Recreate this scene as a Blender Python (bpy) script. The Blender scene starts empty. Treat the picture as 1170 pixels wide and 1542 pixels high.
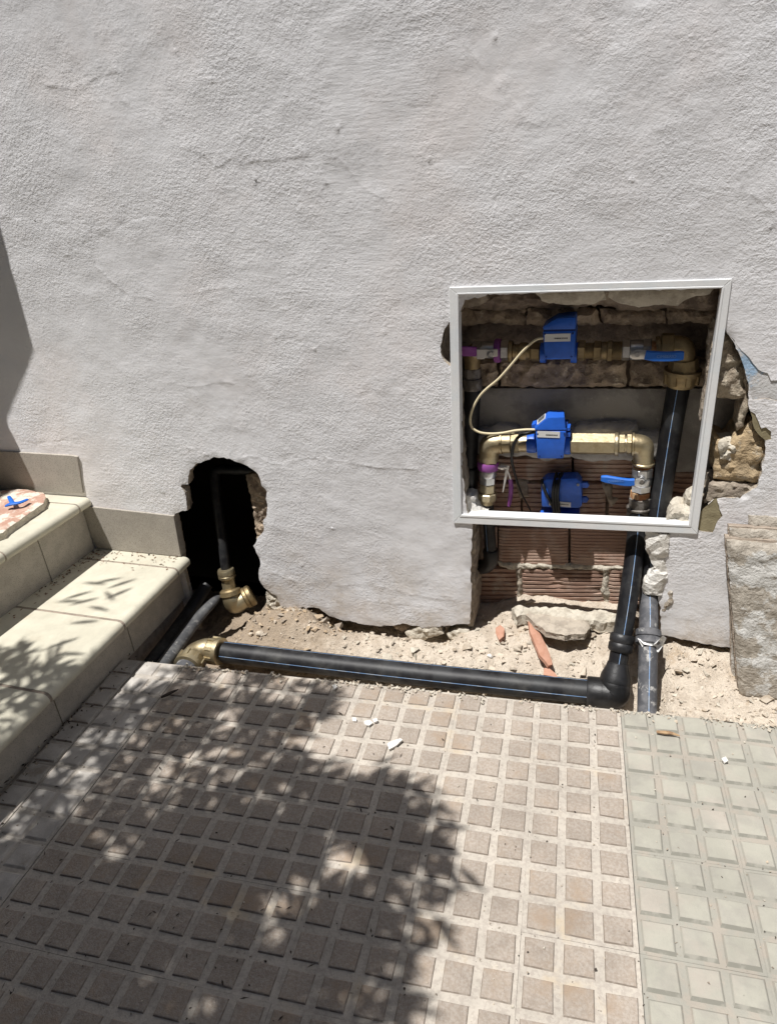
import bpy, bmesh, math, random
import numpy as np
from mathutils import Vector, Matrix, noise, geometry

random.seed(7)
rnd = random.Random(11)
SC = bpy.context.scene
COL = SC.collection
V = Vector
PI = math.pi

# ------------------------------------------------------------------ camera, sky, sun, exposure
cam_data = bpy.data.cameras.new('camera')
cam = bpy.data.objects.new('camera', cam_data)
COL.objects.link(cam)
cam.matrix_world = Matrix(((0.951379, -0.067023, 0.300644, -0.040085), (0.297985, 0.447410, -0.843225, -1.646780), (-0.077996, 0.891814, 0.445629, 1.235955), (0,0,0,1)))
cam_data.sensor_fit = 'VERTICAL'
cam_data.angle = 2 * math.atan(771.0 / 1035.667)
cam_data.clip_start = 0.02
cam_data.clip_end = 300
SC.camera = cam

SUN_DIR = V((0.195, 0.27, -1.0)).normalized()          # the way the light travels
world = bpy.data.worlds.new('World')
SC.world = world
world.use_nodes = True
wn = world.node_tree
wn.nodes.clear()
sky = wn.nodes.new('ShaderNodeTexSky')
sky.sky_type = 'NISHITA'
sky.sun_disc = False
sky.sun_elevation = math.asin(-SUN_DIR.z)
sky.sun_rotation = math.atan2(-SUN_DIR.x, -SUN_DIR.y)
bg = wn.nodes.new('ShaderNodeBackground')
bg.inputs['Strength'].default_value = 0.05
wo = wn.nodes.new('ShaderNodeOutputWorld')
wn.links.new(sky.outputs[0], bg.inputs[0])
wn.links.new(bg.outputs[0], wo.inputs[0])
sd = bpy.data.lights.new('sun', 'SUN')
sd.energy = 5.0
sd.angle = math.radians(0.53)
sd.color = (1.0, 0.975, 0.94)
sun = bpy.data.objects.new('sun', sd)
COL.objects.link(sun)
sun.rotation_euler = SUN_DIR.to_track_quat('-Z', 'Y').to_euler()
sun.location = (-2, -2, 8)
SC.view_settings.view_transform = 'Standard'
SC.view_settings.look = 'None'
SC.view_settings.exposure = 0.15
SC.view_settings.gamma = 1.0
SC.view_settings.use_curve_mapping = False

# ------------------------------------------------------------------ materials
def _n(nt, t): return nt.nodes.new(t)

def mat(name, col, rough=0.8, col2=None, scale=20.0, metal=0.0, bump=(), vary=0.0, col3=None, scale3=4.0,
        thr=(0.45, 0.6), thr3=(0.5, 0.6), island=0.0, speck=None, spec=0.4, aniso=None):
    """col / col2 mixed by noise, col3 blotches on top, bump = ((scale, metres), ...), vary = per-object value jitter"""
    m = bpy.data.materials.new(name)
    m.use_nodes = True
    nt = m.node_tree
    L = nt.links.new
    b = nt.nodes['Principled BSDF']
    b.inputs['Roughness'].default_value = rough
    b.inputs['Metallic'].default_value = metal
    b.inputs['Specular IOR Level'].default_value = spec
    geo = _n(nt, 'ShaderNodeNewGeometry')
    vec = geo.outputs['Position']
    if aniso:
        mp = _n(nt, 'ShaderNodeMapping'); mp.inputs['Scale'].default_value = aniso
        L(vec, mp.inputs[0]); vec = mp.outputs[0]
    cur = None
    def rgb(c):
        r = _n(nt, 'ShaderNodeRGB'); r.outputs[0].default_value = (*c, 1); return r.outputs[0]
    def nz(sc, det=6, ro=0.6):
        n = _n(nt, 'ShaderNodeTexNoise'); n.inputs['Scale'].default_value = sc
        n.inputs['Detail'].default_value = det; n.inputs['Roughness'].default_value = ro
        L(vec, n.inputs['Vector']); return n.outputs['Fac']
    def ramp(f, a, c):
        r = _n(nt, 'ShaderNodeMapRange'); r.inputs[1].default_value = a; r.inputs[2].default_value = c
        r.interpolation_type = 'SMOOTHSTEP'
        L(f, r.inputs[0]); return r.outputs[0]
    def mix(f, a, c, mode='MIX'):
        x = _n(nt, 'ShaderNodeMix'); x.data_type = 'RGBA'; x.blend_type = mode
        if isinstance(f, float): x.inputs[0].default_value = f
        else: L(f, x.inputs[0])
        L(a, x.inputs[6]); L(c, x.inputs[7]); return x.outputs[2]
    cur = rgb(col)
    if col2: cur = mix(ramp(nz(scale), *thr), cur, rgb(col2))
    if col3: cur = mix(ramp(nz(scale3, 8, 0.65), *thr3), cur, rgb(col3))
    if speck:  # (colour, scale, radius)
        vo = _n(nt, 'ShaderNodeTexVoronoi'); vo.inputs['Scale'].default_value = speck[1]; L(vec, vo.inputs['Vector'])
        lt = _n(nt, 'ShaderNodeMath'); lt.operation = 'LESS_THAN'; lt.inputs[1].default_value = speck[2]
        L(vo.outputs['Distance'], lt.inputs[0])
        cur = mix(lt.outputs[0], cur, rgb(speck[0]))
    if vary or island:
        src = None
        if vary:
            oi = _n(nt, 'ShaderNodeObjectInfo'); src = oi.outputs['Random']; am = vary
        else:
            src = geo.outputs['Random Per Island']; am = island
        mr = _n(nt, 'ShaderNodeMapRange'); mr.inputs[3].default_value = 1 - am; mr.inputs[4].default_value = 1 + am
        L(src, mr.inputs[0])
        hs = _n(nt, 'ShaderNodeHueSaturation'); L(mr.outputs[0], hs.inputs['Value']); L(cur, hs.inputs['Color'])
        cur = hs.outputs[0]
    L(cur, b.inputs['Base Color'])
    if bump:
        prev = None
        for sc_, dist in bump:
            bp = _n(nt, 'ShaderNodeBump'); bp.inputs['Distance'].default_value = dist
            L(nz(sc_, 5, 0.6), bp.inputs['Height'])
            if prev: L(prev, bp.inputs['Normal'])
            prev = bp.outputs['Normal']
        L(prev, b.inputs['Normal'])
    return m

M = {}
def stucco_material():
    m = mat('painted_stucco', (0.835, 0.83, 0.845), 0.9, (0.79, 0.783, 0.797), 3.0, thr=(0.4, 0.65),
            col3=(0.825, 0.79, 0.785), scale3=1.6, thr3=(0.48, 0.66), spec=0.2)
    nt = m.node_tree; L = nt.links.new; b = nt.nodes['Principled BSDF']
    geo = _n(nt, 'ShaderNodeNewGeometry')
    def nz(sc, det, ro=0.55, mp=None):
        n = _n(nt, 'ShaderNodeTexNoise'); n.inputs['Scale'].default_value = sc; n.inputs['Detail'].default_value = det
        n.inputs['Roughness'].default_value = ro
        src = geo.outputs['Position']
        if mp:
            q = _n(nt, 'ShaderNodeMapping'); q.inputs['Scale'].default_value = mp[0]; q.inputs['Rotation'].default_value = mp[1]
            L(src, q.inputs[0]); src = q.outputs[0]
        L(src, n.inputs['Vector']); return n.outputs['Fac']
    def mrange(f, a, c, lo=0.0, hi=1.0):
        r = _n(nt, 'ShaderNodeMapRange'); r.inputs[1].default_value = a; r.inputs[2].default_value = c
        r.inputs[3].default_value = lo; r.inputs[4].default_value = hi
        L(f, r.inputs[0]); return r.outputs[0]
    def mul(a, c):
        x = _n(nt, 'ShaderNodeMath'); x.operation = 'MULTIPLY'; L(a, x.inputs[0]); L(c, x.inputs[1]); return x.outputs[0]
    rough_zone = mrange(nz(2.0, 6, 0.62), 0.40, 0.62, 0.12, 1.15)         # rough thrown zones against trowelled ones
    prev = None
    trowel_a = mul(nz(10, 3, 0.5, ((0.8, 1, 1.15), (0, 0.9, 0))), mrange(nz(1.1, 2), 0.46, 0.58, 0.0, 1.0))
    trowel_b = mul(nz(12, 3, 0.5, ((0.75, 1, 1.15), (0, -1.0, 0))), mrange(nz(1.1, 2), 0.54, 0.42, 0.0, 1.0))
    brush = mul(nz(60, 3, 0.5, ((0.5, 1, 2.4), (0, 0.25, 0))), mrange(nz(1.3, 2), 0.45, 0.6, 0.1, 1.0))
    for h, d in ((trowel_a, 0.0036), (trowel_b, 0.0036), (brush, 0.0008), (mul(nz(115, 4, 0.62), rough_zone), 0.0028), (mul(nz(260, 3, 0.6), rough_zone), 0.0011), (nz(420, 2), 0.0003)):
        bp = _n(nt, 'ShaderNodeBump'); bp.inputs['Distance'].default_value = d
        L(h, bp.inputs['Height'])
        if prev: L(prev, bp.inputs['Normal'])
        prev = bp.outputs['Normal']
    L(prev, b.inputs['Normal'])
    sep = _n(nt, 'ShaderNodeSeparateXYZ'); L(geo.outputs['Position'], sep.inputs[0])
    low = mrange(sep.outputs['Z'], 0.30, 0.0, 0.0, 1.0)
    stain = mul(mul(low, mrange(nz(9, 6, 0.65), 0.42, 0.64, 0.0, 0.75)), mrange(nz(60, 3), 0.3, 0.6, 0.5, 1.0))
    mx = _n(nt, 'ShaderNodeMix'); mx.data_type = 'RGBA'; old = b.inputs['Base Color'].links[0].from_socket
    L(stain, mx.inputs[0]); L(old, mx.inputs[6]); mx.inputs[7].default_value = (0.55, 0.47, 0.38, 1); L(mx.outputs[2], b.inputs['Base Color'])
    return m
M['stucco'] = stucco_material()
M['render_edge'] = mat('broken_render', (0.40, 0.34, 0.27), 0.95, (0.52, 0.48, 0.42), 60, bump=((90, 0.004), (30, 0.006)), spec=0.1)
M['olive_render'] = mat('olive_render', (0.33, 0.285, 0.18), 0.95, (0.28, 0.24, 0.15), 25, bump=((200, 0.0012),), spec=0.1)
M['underpaint'] = mat('old_white_paint', (0.66, 0.655, 0.65), 0.9, (0.60, 0.58, 0.57), 12, col3=(0.36, 0.50, 0.66), scale3=11,
                      thr3=(0.53, 0.62), bump=((160, 0.0012), (40, 0.002)), spec=0.15)
M['brick'] = mat('terracotta_brick', (0.376, 0.246, 0.189), 0.95, (0.458, 0.332, 0.265), 14, vary=0.12, col3=(0.501, 0.430, 0.354), scale3=9,
                 thr3=(0.58, 0.72), bump=((220, 0.0010),), spec=0.1)
M['mortar'] = mat('mortar', (0.414, 0.356, 0.287), 0.95, (0.287, 0.241, 0.196), 30, bump=((120, 0.004), (40, 0.006)), spec=0.1)
M['mortar_dark'] = mat('old_brown_mortar', (0.282, 0.226, 0.179), 0.95, (0.189, 0.151, 0.122), 30, col3=(0.452, 0.377, 0.293), scale3=18,
                       thr3=(0.55, 0.7), bump=((120, 0.004), (40, 0.008)), spec=0.1)  # darker brown mix for the recess back and the lintel rubble
M['stone'] = mat('rough_stone', (0.491, 0.391, 0.291), 0.95, (0.309, 0.246, 0.191), 26, vary=0.15, col3=(0.692, 0.601, 0.473), scale3=38,
                 thr3=(0.55, 0.7), bump=((150, 0.004), (50, 0.008)), spec=0.1)
M['stone_pale'] = mat('pale_crumbling_stone', (0.47, 0.405, 0.315), 0.95, (0.34, 0.28, 0.215), 40, col3=(0.58, 0.53, 0.44), scale3=60,
                      thr3=(0.55, 0.68), bump=((220, 0.003), (70, 0.007)), spec=0.1)
M['stone_yellow'] = mat('yellow_sandstone', (0.50, 0.38, 0.235), 0.95, (0.40, 0.31, 0.20), 22, col3=(0.56, 0.49, 0.38), scale3=40,
                        thr3=(0.55, 0.68), bump=((160, 0.004), (45, 0.008)), spec=0.1)
M['concrete_dark'] = mat('grey_concrete_block', (0.466, 0.443, 0.408), 0.9, (0.349, 0.326, 0.303), 12, col3=(0.699, 0.676, 0.628), scale3=30,
                         thr3=(0.6, 0.75), bump=((240, 0.001), (60, 0.0015)), spec=0.15)
M['mortar_light'] = mat('pale_mortar', (0.601, 0.552, 0.464), 0.95, (0.484, 0.436, 0.359), 40, bump=((160, 0.003), (50, 0.005)), spec=0.1)
M['plaster_lump'] = mat('white_plaster', (0.784, 0.762, 0.717), 0.95, (0.627, 0.594, 0.538), 20, bump=((140, 0.003), (40, 0.006)), spec=0.1)
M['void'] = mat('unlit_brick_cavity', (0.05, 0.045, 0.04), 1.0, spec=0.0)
M['skirting'] = mat('speckled_skirting_tile', (0.432, 0.396, 0.345), 0.75, (0.386, 0.354, 0.308), 40, speck=((0.276, 0.248, 0.216), 230, 0.30),
                    vary=0.04, bump=((300, 0.0006),), spec=0.3)
M['riser'] = mat('speckled_riser_tile', (0.460, 0.419, 0.359), 0.7, (0.414, 0.377, 0.322), 30, speck=((0.313, 0.285, 0.248), 230, 0.28),
                 vary=0.04, bump=((300, 0.0005),), spec=0.3)
M['tread'] = mat('cream_tread_tile', (0.565, 0.537, 0.436), 0.65, (0.530, 0.501, 0.405), 8, col3=(0.518, 0.466, 0.362), scale3=11, thr3=(0.56, 0.75),
                 vary=0.04, bump=((260, 0.0005), (9, 0.001)), spec=0.3)
M['grout'] = mat('grout', (0.33, 0.275, 0.225), 0.95, (0.25, 0.21, 0.175), 50, bump=((200, 0.002),), spec=0.1)
M['groove'] = mat('dusty_tile_groove', (0.490, 0.447, 0.388), 0.95, (0.420, 0.376, 0.328), 130, col3=(0.480, 0.405, 0.305), scale3=7, thr3=(0.56, 0.7),
                  speck=((0.240, 0.197, 0.163), 160, 0.07), vary=0.05, bump=((260, 0.0012),), spec=0.15)
M['pad'] = mat('worn_brown_pad', (0.353, 0.297, 0.247), 0.9, (0.429, 0.378, 0.327), 190, thr=(0.36, 0.66), col3=(0.334, 0.257, 0.192), scale3=7, thr3=(0.5, 0.7),
               island=0.10, speck=((0.549, 0.524, 0.484), 150, 0.055), bump=((420, 0.0016), (90, 0.0014)), spec=0.15)
M['pad_side'] = mat('dark_pad_edge', (0.254, 0.214, 0.179), 0.95, (0.367, 0.322, 0.276), 60, spec=0.1)  # pad sides, coloured darker than the pad tops
M['grey_pad'] = mat('smooth_grey_tile', (0.379, 0.366, 0.312), 0.85, (0.345, 0.330, 0.287), 16, col3=(0.403, 0.366, 0.317), scale3=5, thr3=(0.5, 0.68),
                    island=0.04, speck=((0.321, 0.309, 0.261), 300, 0.10), bump=((400, 0.0006), (60, 0.0008)), spec=0.2)
M['grey_groove'] = mat('grey_tile_groove', (0.335, 0.323, 0.281), 0.9, (0.351, 0.318, 0.272), 22, speck=((0.167, 0.142, 0.117), 170, 0.05), bump=((260, 0.001),), spec=0.15)
M['grey_side'] = mat('dirty_grey_tile_edge', (0.222, 0.215, 0.184), 0.95, (0.311, 0.298, 0.258), 30, spec=0.1)
M['pale_pad'] = mat('pale_border_tile', (0.443, 0.415, 0.381), 0.85, (0.501, 0.473, 0.434), 14, col3=(0.319, 0.280, 0.236), scale3=8, thr3=(0.55, 0.7),
                    island=0.06, bump=((400, 0.0006), (60, 0.0010)), spec=0.2)
M['pale_groove'] = mat('pale_tile_groove', (0.457, 0.420, 0.373), 0.95, (0.383, 0.348, 0.306), 30, speck=((0.208, 0.166, 0.135), 150, 0.06), bump=((260, 0.001),), spec=0.1)
M['asphalt'] = mat('asphalt', (0.055, 0.055, 0.057), 0.95, (0.04, 0.04, 0.042), 30, bump=((150, 0.004),), spec=0.1)
M['street'] = mat('pavement_bed', (0.320, 0.288, 0.248), 0.95, (0.280, 0.248, 0.216), 6, bump=((120, 0.003),), spec=0.1)
M['dirt_brown'] = mat('brown_dirt', (0.38, 0.29, 0.195), 1.0, (0.47, 0.375, 0.27), 30, spec=0.05)
M['dirt'] = mat('sandy_dirt', (0.645, 0.563, 0.464), 1.0, (0.539, 0.462, 0.374), 22, col3=(0.468, 0.367, 0.261), scale3=9, thr3=(0.56, 0.74),
                speck=((0.728, 0.674, 0.603), 120, 0.12), bump=((260, 0.004), (80, 0.008)), spec=0.05)
def brown_at_left(m):      # the soil dug out at the left end is browner clay
    nt = m.node_tree; L = nt.links.new; b = nt.nodes['Principled BSDF']; geo = _n(nt, 'ShaderNodeNewGeometry')
    sx = _n(nt, 'ShaderNodeSeparateXYZ'); L(geo.outputs['Position'], sx.inputs[0])
    nz = _n(nt, 'ShaderNodeTexNoise'); nz.inputs['Scale'].default_value = 9; nz.inputs['Detail'].default_value = 10; nz.inputs['Roughness'].default_value = 0.75
    L(geo.outputs['Position'], nz.inputs['Vector'])
    ad = _n(nt, 'ShaderNodeMath'); ad.operation = 'MULTIPLY_ADD'; ad.inputs[1].default_value = 0.9; L(nz.outputs['Fac'], ad.inputs[0]); L(sx.outputs['X'], ad.inputs[2])
    mr = _n(nt, 'ShaderNodeMapRange'); mr.inputs[1].default_value = -0.22; mr.inputs[2].default_value = -0.48; mr.inputs[4].default_value = 0.85; L(ad.outputs[0], mr.inputs[0])
    mx = _n(nt, 'ShaderNodeMix'); mx.data_type = 'RGBA'; old = b.inputs['Base Color'].links[0].from_socket
    L(mr.outputs[0], mx.inputs[0]); L(old, mx.inputs[6]); mx.inputs[7].default_value = (0.335, 0.262, 0.19, 1); L(mx.outputs[2], b.inputs['Base Color'])
brown_at_left(M['dirt'])
M['pebble'] = mat('pebbles', (0.538, 0.469, 0.382), 0.95, (0.411, 0.342, 0.265), 30, island=0.25, bump=((300, 0.001),), spec=0.1)
M['pe'] = mat('black_polyethylene', (0.008, 0.008, 0.010), 0.5, (0.024, 0.025, 0.027), 16, col3=(0.068, 0.066, 0.062), scale3=12, thr3=(0.50, 0.8),
              bump=((60, 0.0004),), spec=0.35)
M['pe_dusty'] = mat('dusty_polyethylene', (0.075, 0.077, 0.085), 0.65, (0.14, 0.14, 0.148), 26, col3=(0.42, 0.41, 0.39), scale3=34, thr3=(0.58, 0.68),
                    bump=((90, 0.001),), spec=0.4)
M['pe_fitting'] = mat('black_moulded_fitting', (0.010, 0.010, 0.0105), 0.45, (0.024, 0.024, 0.026), 14, bump=((120, 0.0006),), spec=0.5)
M['conduit'] = mat('grey_dusty_conduit', (0.055, 0.056, 0.06), 0.65, (0.10, 0.10, 0.10), 30, col3=(0.22, 0.215, 0.205), scale3=45, thr3=(0.58, 0.7), bump=((90, 0.001),))
M['stripe'] = mat('pale_blue_stripe', (0.187, 0.323, 0.561), 0.6, (0.408, 0.484, 0.595), 40)
M['brass'] = mat('brass', (0.479, 0.410, 0.271), 0.43, (0.403, 0.329, 0.201), 24, metal=0.8, bump=((160, 0.0006),), spec=0.5)
M['brass_dull'] = mat('dull_brass', (0.36, 0.275, 0.15), 0.5, (0.27, 0.205, 0.115), 30, metal=0.75, bump=((160, 0.0008),), spec=0.5)
M['rust'] = mat('copper_thread_paste', (0.42, 0.20, 0.09), 0.75, (0.55, 0.38, 0.22), 60, metal=0.2, bump=((200, 0.002),))
M['chrome'] = mat('nickel_plate', (0.58, 0.58, 0.58), 0.28, (0.48, 0.48, 0.49), 40, metal=0.9, bump=((200, 0.0004),))
M['steel'] = mat('bare_steel', (0.62, 0.60, 0.57), 0.4, metal=0.6)
M['iron'] = mat('weathered_iron', (0.13, 0.115, 0.10), 0.55, (0.24, 0.22, 0.20), 40, metal=0.5, bump=((120, 0.0015),))
M['blue'] = mat('blue_plastic', (0.018, 0.115, 0.56), 0.42, (0.022, 0.13, 0.62), 12, spec=0.5, bump=((500, 0.0002),))
M['blue_dark'] = mat('blue_seam', (0.006, 0.03, 0.16), 0.6)
M['handle_blue'] = mat('blue_rubber_handle', (0.015, 0.14, 0.58), 0.5, spec=0.4)
M['handle_print'] = mat('pale_handle_print', (0.14, 0.30, 0.66), 0.5)
M['purple'] = mat('purple_plastic', (0.24, 0.055, 0.27), 0.5, (0.30, 0.09, 0.33), 30)
M['label'] = mat('white_sticker', (0.74, 0.74, 0.72), 0.5)
M['ink'] = mat('dark_ink', (0.03, 0.03, 0.035), 0.6)
M['screen'] = mat('grey_display', (0.10, 0.105, 0.11), 0.2, (0.2, 0.2, 0.2), 200)
M['cable_cream'] = mat('cream_cable', (0.72, 0.63, 0.42), 0.5)
M['cable_black'] = mat('black_cable', (0.012, 0.012, 0.012), 0.5)
M['frame'] = mat('white_painted_frame', (0.845, 0.850, 0.850), 0.4, (0.800, 0.828, 0.845), 10, spec=0.45, bump=((220, 0.0003),))
M['slab'] = mat('underside_of_slab', (0.363, 0.324, 0.272), 0.95, (0.458, 0.415, 0.354), 50, col3=(0.588, 0.575, 0.544), scale3=11, thr3=(0.50, 0.55),
                bump=((150, 0.004), (45, 0.007)), spec=0.1)
M['slab_edge'] = mat('slab_edge', (0.458, 0.387, 0.317), 0.95, (0.352, 0.290, 0.238), 30, aniso=(0.25, 4, 4), bump=((30, 0.006), (100, 0.003)), spec=0.1)
M['chunk'] = mat('concrete_chunk', (0.493, 0.433, 0.357), 0.95, (0.391, 0.340, 0.281), 40, speck=((0.527, 0.297, 0.221), 80, 0.08), bump=((200, 0.003), (60, 0.004)), spec=0.1)
M['terracotta'] = mat('terracotta_shard', (0.50, 0.28, 0.20), 0.9, (0.45, 0.24, 0.165), 40, bump=((250, 0.001),), spec=0.15)
M['red_tile'] = mat('red_clay_face', (0.46, 0.28, 0.215), 0.9, (0.55, 0.39, 0.31), 26, col3=(0.68, 0.63, 0.54), scale3=16, thr3=(0.47, 0.56), bump=((200, 0.002),), spec=0.1)
M['chip'] = mat('white_plaster_chip', (0.76, 0.74, 0.70), 0.9, bump=((200, 0.001),))
M['wood'] = mat('split_wood', (0.40, 0.27, 0.15), 0.8, (0.26, 0.16, 0.09), 60)
M['twig'] = mat('dark_twig', (0.05, 0.038, 0.03), 0.9)
M['dry_leaf'] = mat('dry_leaf', (0.22, 0.11, 0.06), 0.9, (0.14, 0.08, 0.05), 80, island=0.3)
M['leaf'] = mat('oleander_leaf', (0.055, 0.10, 0.03), 0.55, (0.07, 0.12, 0.04), 20, island=0.3)
M['bark'] = mat('bark', (0.16, 0.12, 0.085), 0.95, (0.10, 0.075, 0.055), 30, bump=((60, 0.004),))
M['paper'] = mat('crumpled_white_sheet', (0.78, 0.78, 0.77), 0.6, bump=((70, 0.003),))
M['facade'] = mat('grey_facade', (0.22, 0.22, 0.225), 0.95, (0.19, 0.19, 0.195), 3, bump=((60, 0.004),))
M['glass'] = mat('dark_window_glass', (0.02, 0.022, 0.025), 0.08, spec=0.6)
M['door'] = mat('dark_wood_door', (0.07, 0.045, 0.03), 0.6, (0.055, 0.035, 0.022), 12)
M['caster'] = mat('brown_caster', (0.12, 0.07, 0.045), 0.6, (0.10, 0.06, 0.04), 20)

def stained(m, layers):
    """real grime and dust: world-space noise multiplies the colour; layers = ((scale, lo, hi), ...)"""
    nt = m.node_tree; L = nt.links.new; b = nt.nodes['Principled BSDF']; geo = _n(nt, 'ShaderNodeNewGeometry')
    cur = b.inputs['Base Color'].links[0].from_socket
    for sc, lo, hi in layers:
        nz = _n(nt, 'ShaderNodeTexNoise'); nz.inputs['Scale'].default_value = sc; nz.inputs['Detail'].default_value = 9; nz.inputs['Roughness'].default_value = 0.68
        L(geo.outputs['Position'], nz.inputs['Vector'])
        mr = _n(nt, 'ShaderNodeMapRange'); mr.inputs[1].default_value = 0.36; mr.inputs[2].default_value = 0.64; mr.inputs[3].default_value = lo; mr.inputs[4].default_value = hi
        L(nz.outputs['Fac'], mr.inputs[0])
        hs = _n(nt, 'ShaderNodeHueSaturation'); L(mr.outputs[0], hs.inputs['Value']); L(cur, hs.inputs['Color']); cur = hs.outputs[0]
    L(cur, b.inputs['Base Color'])
for k in ('pad', 'groove', 'pale_pad', 'pale_groove'): stained(M[k], ((2.3, .90, 1.09), (14, .90, 1.09)))
for k in ('grey_pad', 'grey_groove'): stained(M[k], ((2.3, .94, 1.05), (11, .92, 1.06)))
for k in ('tread', 'riser', 'skirting'): stained(M[k], ((3.1, .94, 1.05), (20, .94, 1.05)))
stained(M['stucco'], ((1.5, .965, 1.03), (6, .97, 1.02)))
for k in ('blue', 'brass', 'brass_dull', 'pe_fitting'): stained(M[k], ((18, .90, 1.08), (70, .93, 1.06)))
stained(M['frame'], ((9, .96, 1.03),))

# ------------------------------------------------------------------ mesh helpers
class MB:
    """collects geometry in world space; each face carries a material slot"""
    def __init__(self): self.v = []; self.f = []; self.m = []; self.mats = []
    def slot(self, mk):
        if mk not in self.mats: self.mats.append(mk)
        return self.mats.index(mk)
    def add(self, vs, fs, mk):
        o = len(self.v); s = self.slot(mk)
        self.v += [tuple(p) for p in vs]
        for f in fs: self.f.append(tuple(i + o for i in f)); self.m.append(s)
    def box(self, c, h, mk, rot=None, taper=1.0):
        c = V(c); R = rot or Matrix.Identity(3)
        vs = []
        for z in (-1, 1):
            k = taper if z > 0 else 1.0
            for x, y in ((-1, -1), (1, -1), (1, 1), (-1, 1)):
                vs.append(c + R @ V((x * h[0] * k, y * h[1] * k, z * h[2])))
        self.add(vs, [(3, 2, 1, 0), (4, 5, 6, 7), (0, 1, 5, 4), (1, 2, 6, 5), (2, 3, 7, 6), (3, 0, 4, 7)], mk)
    def prism(self, poly, off, mk, mk_side=None):
        """poly: 3-D outline (front), off: vector to the back"""
        poly = [V(p) for p in poly]; off = V(off); n = len(poly)
        nrm = geometry.normal(poly)
        if nrm.dot(off) > 0: poly = poly[::-1]
        vs = poly + [p + off for p in poly]
        o = len(self.v); self.v += [tuple(p) for p in vs]
        s = self.slot(mk); s2 = self.slot(mk_side or mk)
        self.f.append(tuple(range(o, o + n))); self.m.append(s)
        self.f.append(tuple(range(o + 2 * n - 1, o + n - 1, -1))); self.m.append(s)
        for i in range(n):
            j = (i + 1) % n
            self.f.append((o + j, o + i, o + n + i, o + n + j)); self.m.append(s2)
    def lathe(self, p, q, prof, mk, seg=20, caps=True, phase=0.0):
        """prof: [(t 0..1 along p->q, radius)]"""
        p = V(p); q = V(q); ax = (q - p).normalized()
        a = ax.orthogonal().normalized()
        if abs(ax.z) < 0.9: a = (V((0, 0, 1)) - ax * ax.z).normalized()
        else: a = (V((0, -1, 0)) - ax * ax.dot(V((0, -1, 0)))).normalized()
        bvec = ax.cross(a)
        vs = []; fs = []
        for t, r in prof:
            c = p.lerp(q, t)
            for k in range(seg):
                an = 2 * PI * k / seg + phase
                vs.append(c + (a * math.cos(an) + bvec * math.sin(an)) * r)
        for i in range(len(prof) - 1):
            for k in range(seg):
                k2 = (k + 1) % seg
                fs.append((i * seg + k, i * seg + k2, (i + 1) * seg + k2, (i + 1) * seg + k))
        if caps:
            fs.append(tuple(range(seg - 1, -1, -1)))
            fs.append(tuple((len(prof) - 1) * seg + k for k in range(seg)))
        self.add(vs, fs, mk)
    def tube(self, path, rad, mk, seg=12, smooth_n=0, caps=True, flat=1.0):
        pts = [V(p) for p in path]
        if smooth_n: pts = catmull(pts, smooth_n)
        n = len(pts)
        rads = rad if isinstance(rad, (list, tuple)) else [rad, rad]
        up = None; vs = []; fs = []
        for i, p in enumerate(pts):
            t = (pts[min(i + 1, n - 1)] - pts[max(i - 1, 0)]).normalized()
            if up is None:
                up = (V((0, 0, 1)) - t * t.z) if abs(t.z) < 0.95 else (V((0, 1, 0)) - t * t.y)
            up = (up - t * up.dot(t)).normalized()
            sd_ = t.cross(up)
            k = i / max(1, n - 1) * (len(rads) - 1); a = int(min(k, len(rads) - 2)); r = rads[a] + (rads[a + 1] - rads[a]) * (k - a)
            for j in range(seg):
                an = 2 * PI * j / seg
                vs.append(p + up * math.cos(an) * r * flat + sd_ * math.sin(an) * r)
        for i in range(n - 1):
            for j in range(seg):
                j2 = (j + 1) % seg
                fs.append((i * seg + j, i * seg + j2, (i + 1) * seg + j2, (i + 1) * seg + j))
        if caps:
            fs.append(tuple(range(seg - 1, -1, -1))); fs.append(tuple((n - 1) * seg + j for j in range(seg)))
        self.add(vs, fs, mk)

def catmull(P, n):
    out = []
    for i in range(len(P) - 1):
        p0 = P[max(i - 1, 0)]; p1 = P[i]; p2 = P[i + 1]; p3 = P[min(i + 2, len(P) - 1)]
        for k in range(n):
            t = k / n
            out.append(0.5 * ((2 * p1) + (p2 - p0) * t + (2 * p0 - 5 * p1 + 4 * p2 - p3) * t * t + (3 * p1 - p0 - 3 * p2 + p3) * t ** 3))
    out.append(P[-1]); return out

def mesh_of(mb, origin=(0, 0, 0), smooth=None, bevel=0.0):
    me = bpy.data.meshes.new('mesh')
    o = V(origin)
    me.from_pydata([tuple(V(p) - o) for p in mb.v], [], mb.f)
    for k in mb.mats: me.materials.append(M[k])
    me.polygons.foreach_set('material_index', mb.m)
    if bevel:
        bm = bmesh.new(); bm.from_mesh(me)
        bmesh.ops.recalc_face_normals(bm, faces=bm.faces)
        ed = [e for e in bm.edges if len(e.link_faces) == 2 and e.calc_face_angle(0) > 0.6]
        bmesh.ops.bevel(bm, geom=ed, offset=bevel, segments=2, profile=0.6, affect='EDGES')
        bm.to_mesh(me); bm.free()
    if smooth:
        me.polygons.foreach_set('use_smooth', [True] * len(me.polygons))
        me.set_sharp_from_angle(angle=math.radians(smooth))
    me.update()
    return me

def base_of(mb):
    a = np.array(mb.v); lo = a.min(0); hi = a.max(0)
    return V(((lo[0] + hi[0]) / 2, (lo[1] + hi[1]) / 2, lo[2]))

def tag(o, label=None, cat=None, group=None, kind=None):
    if label: o['label'] = label
    if cat: o['category'] = cat
    if group: o['group'] = group
    if kind: o['kind'] = kind
    return o

def absloc(o):
    p = V(o.location)
    while o.parent: o = o.parent; p += V(o.location)
    return p

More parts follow.
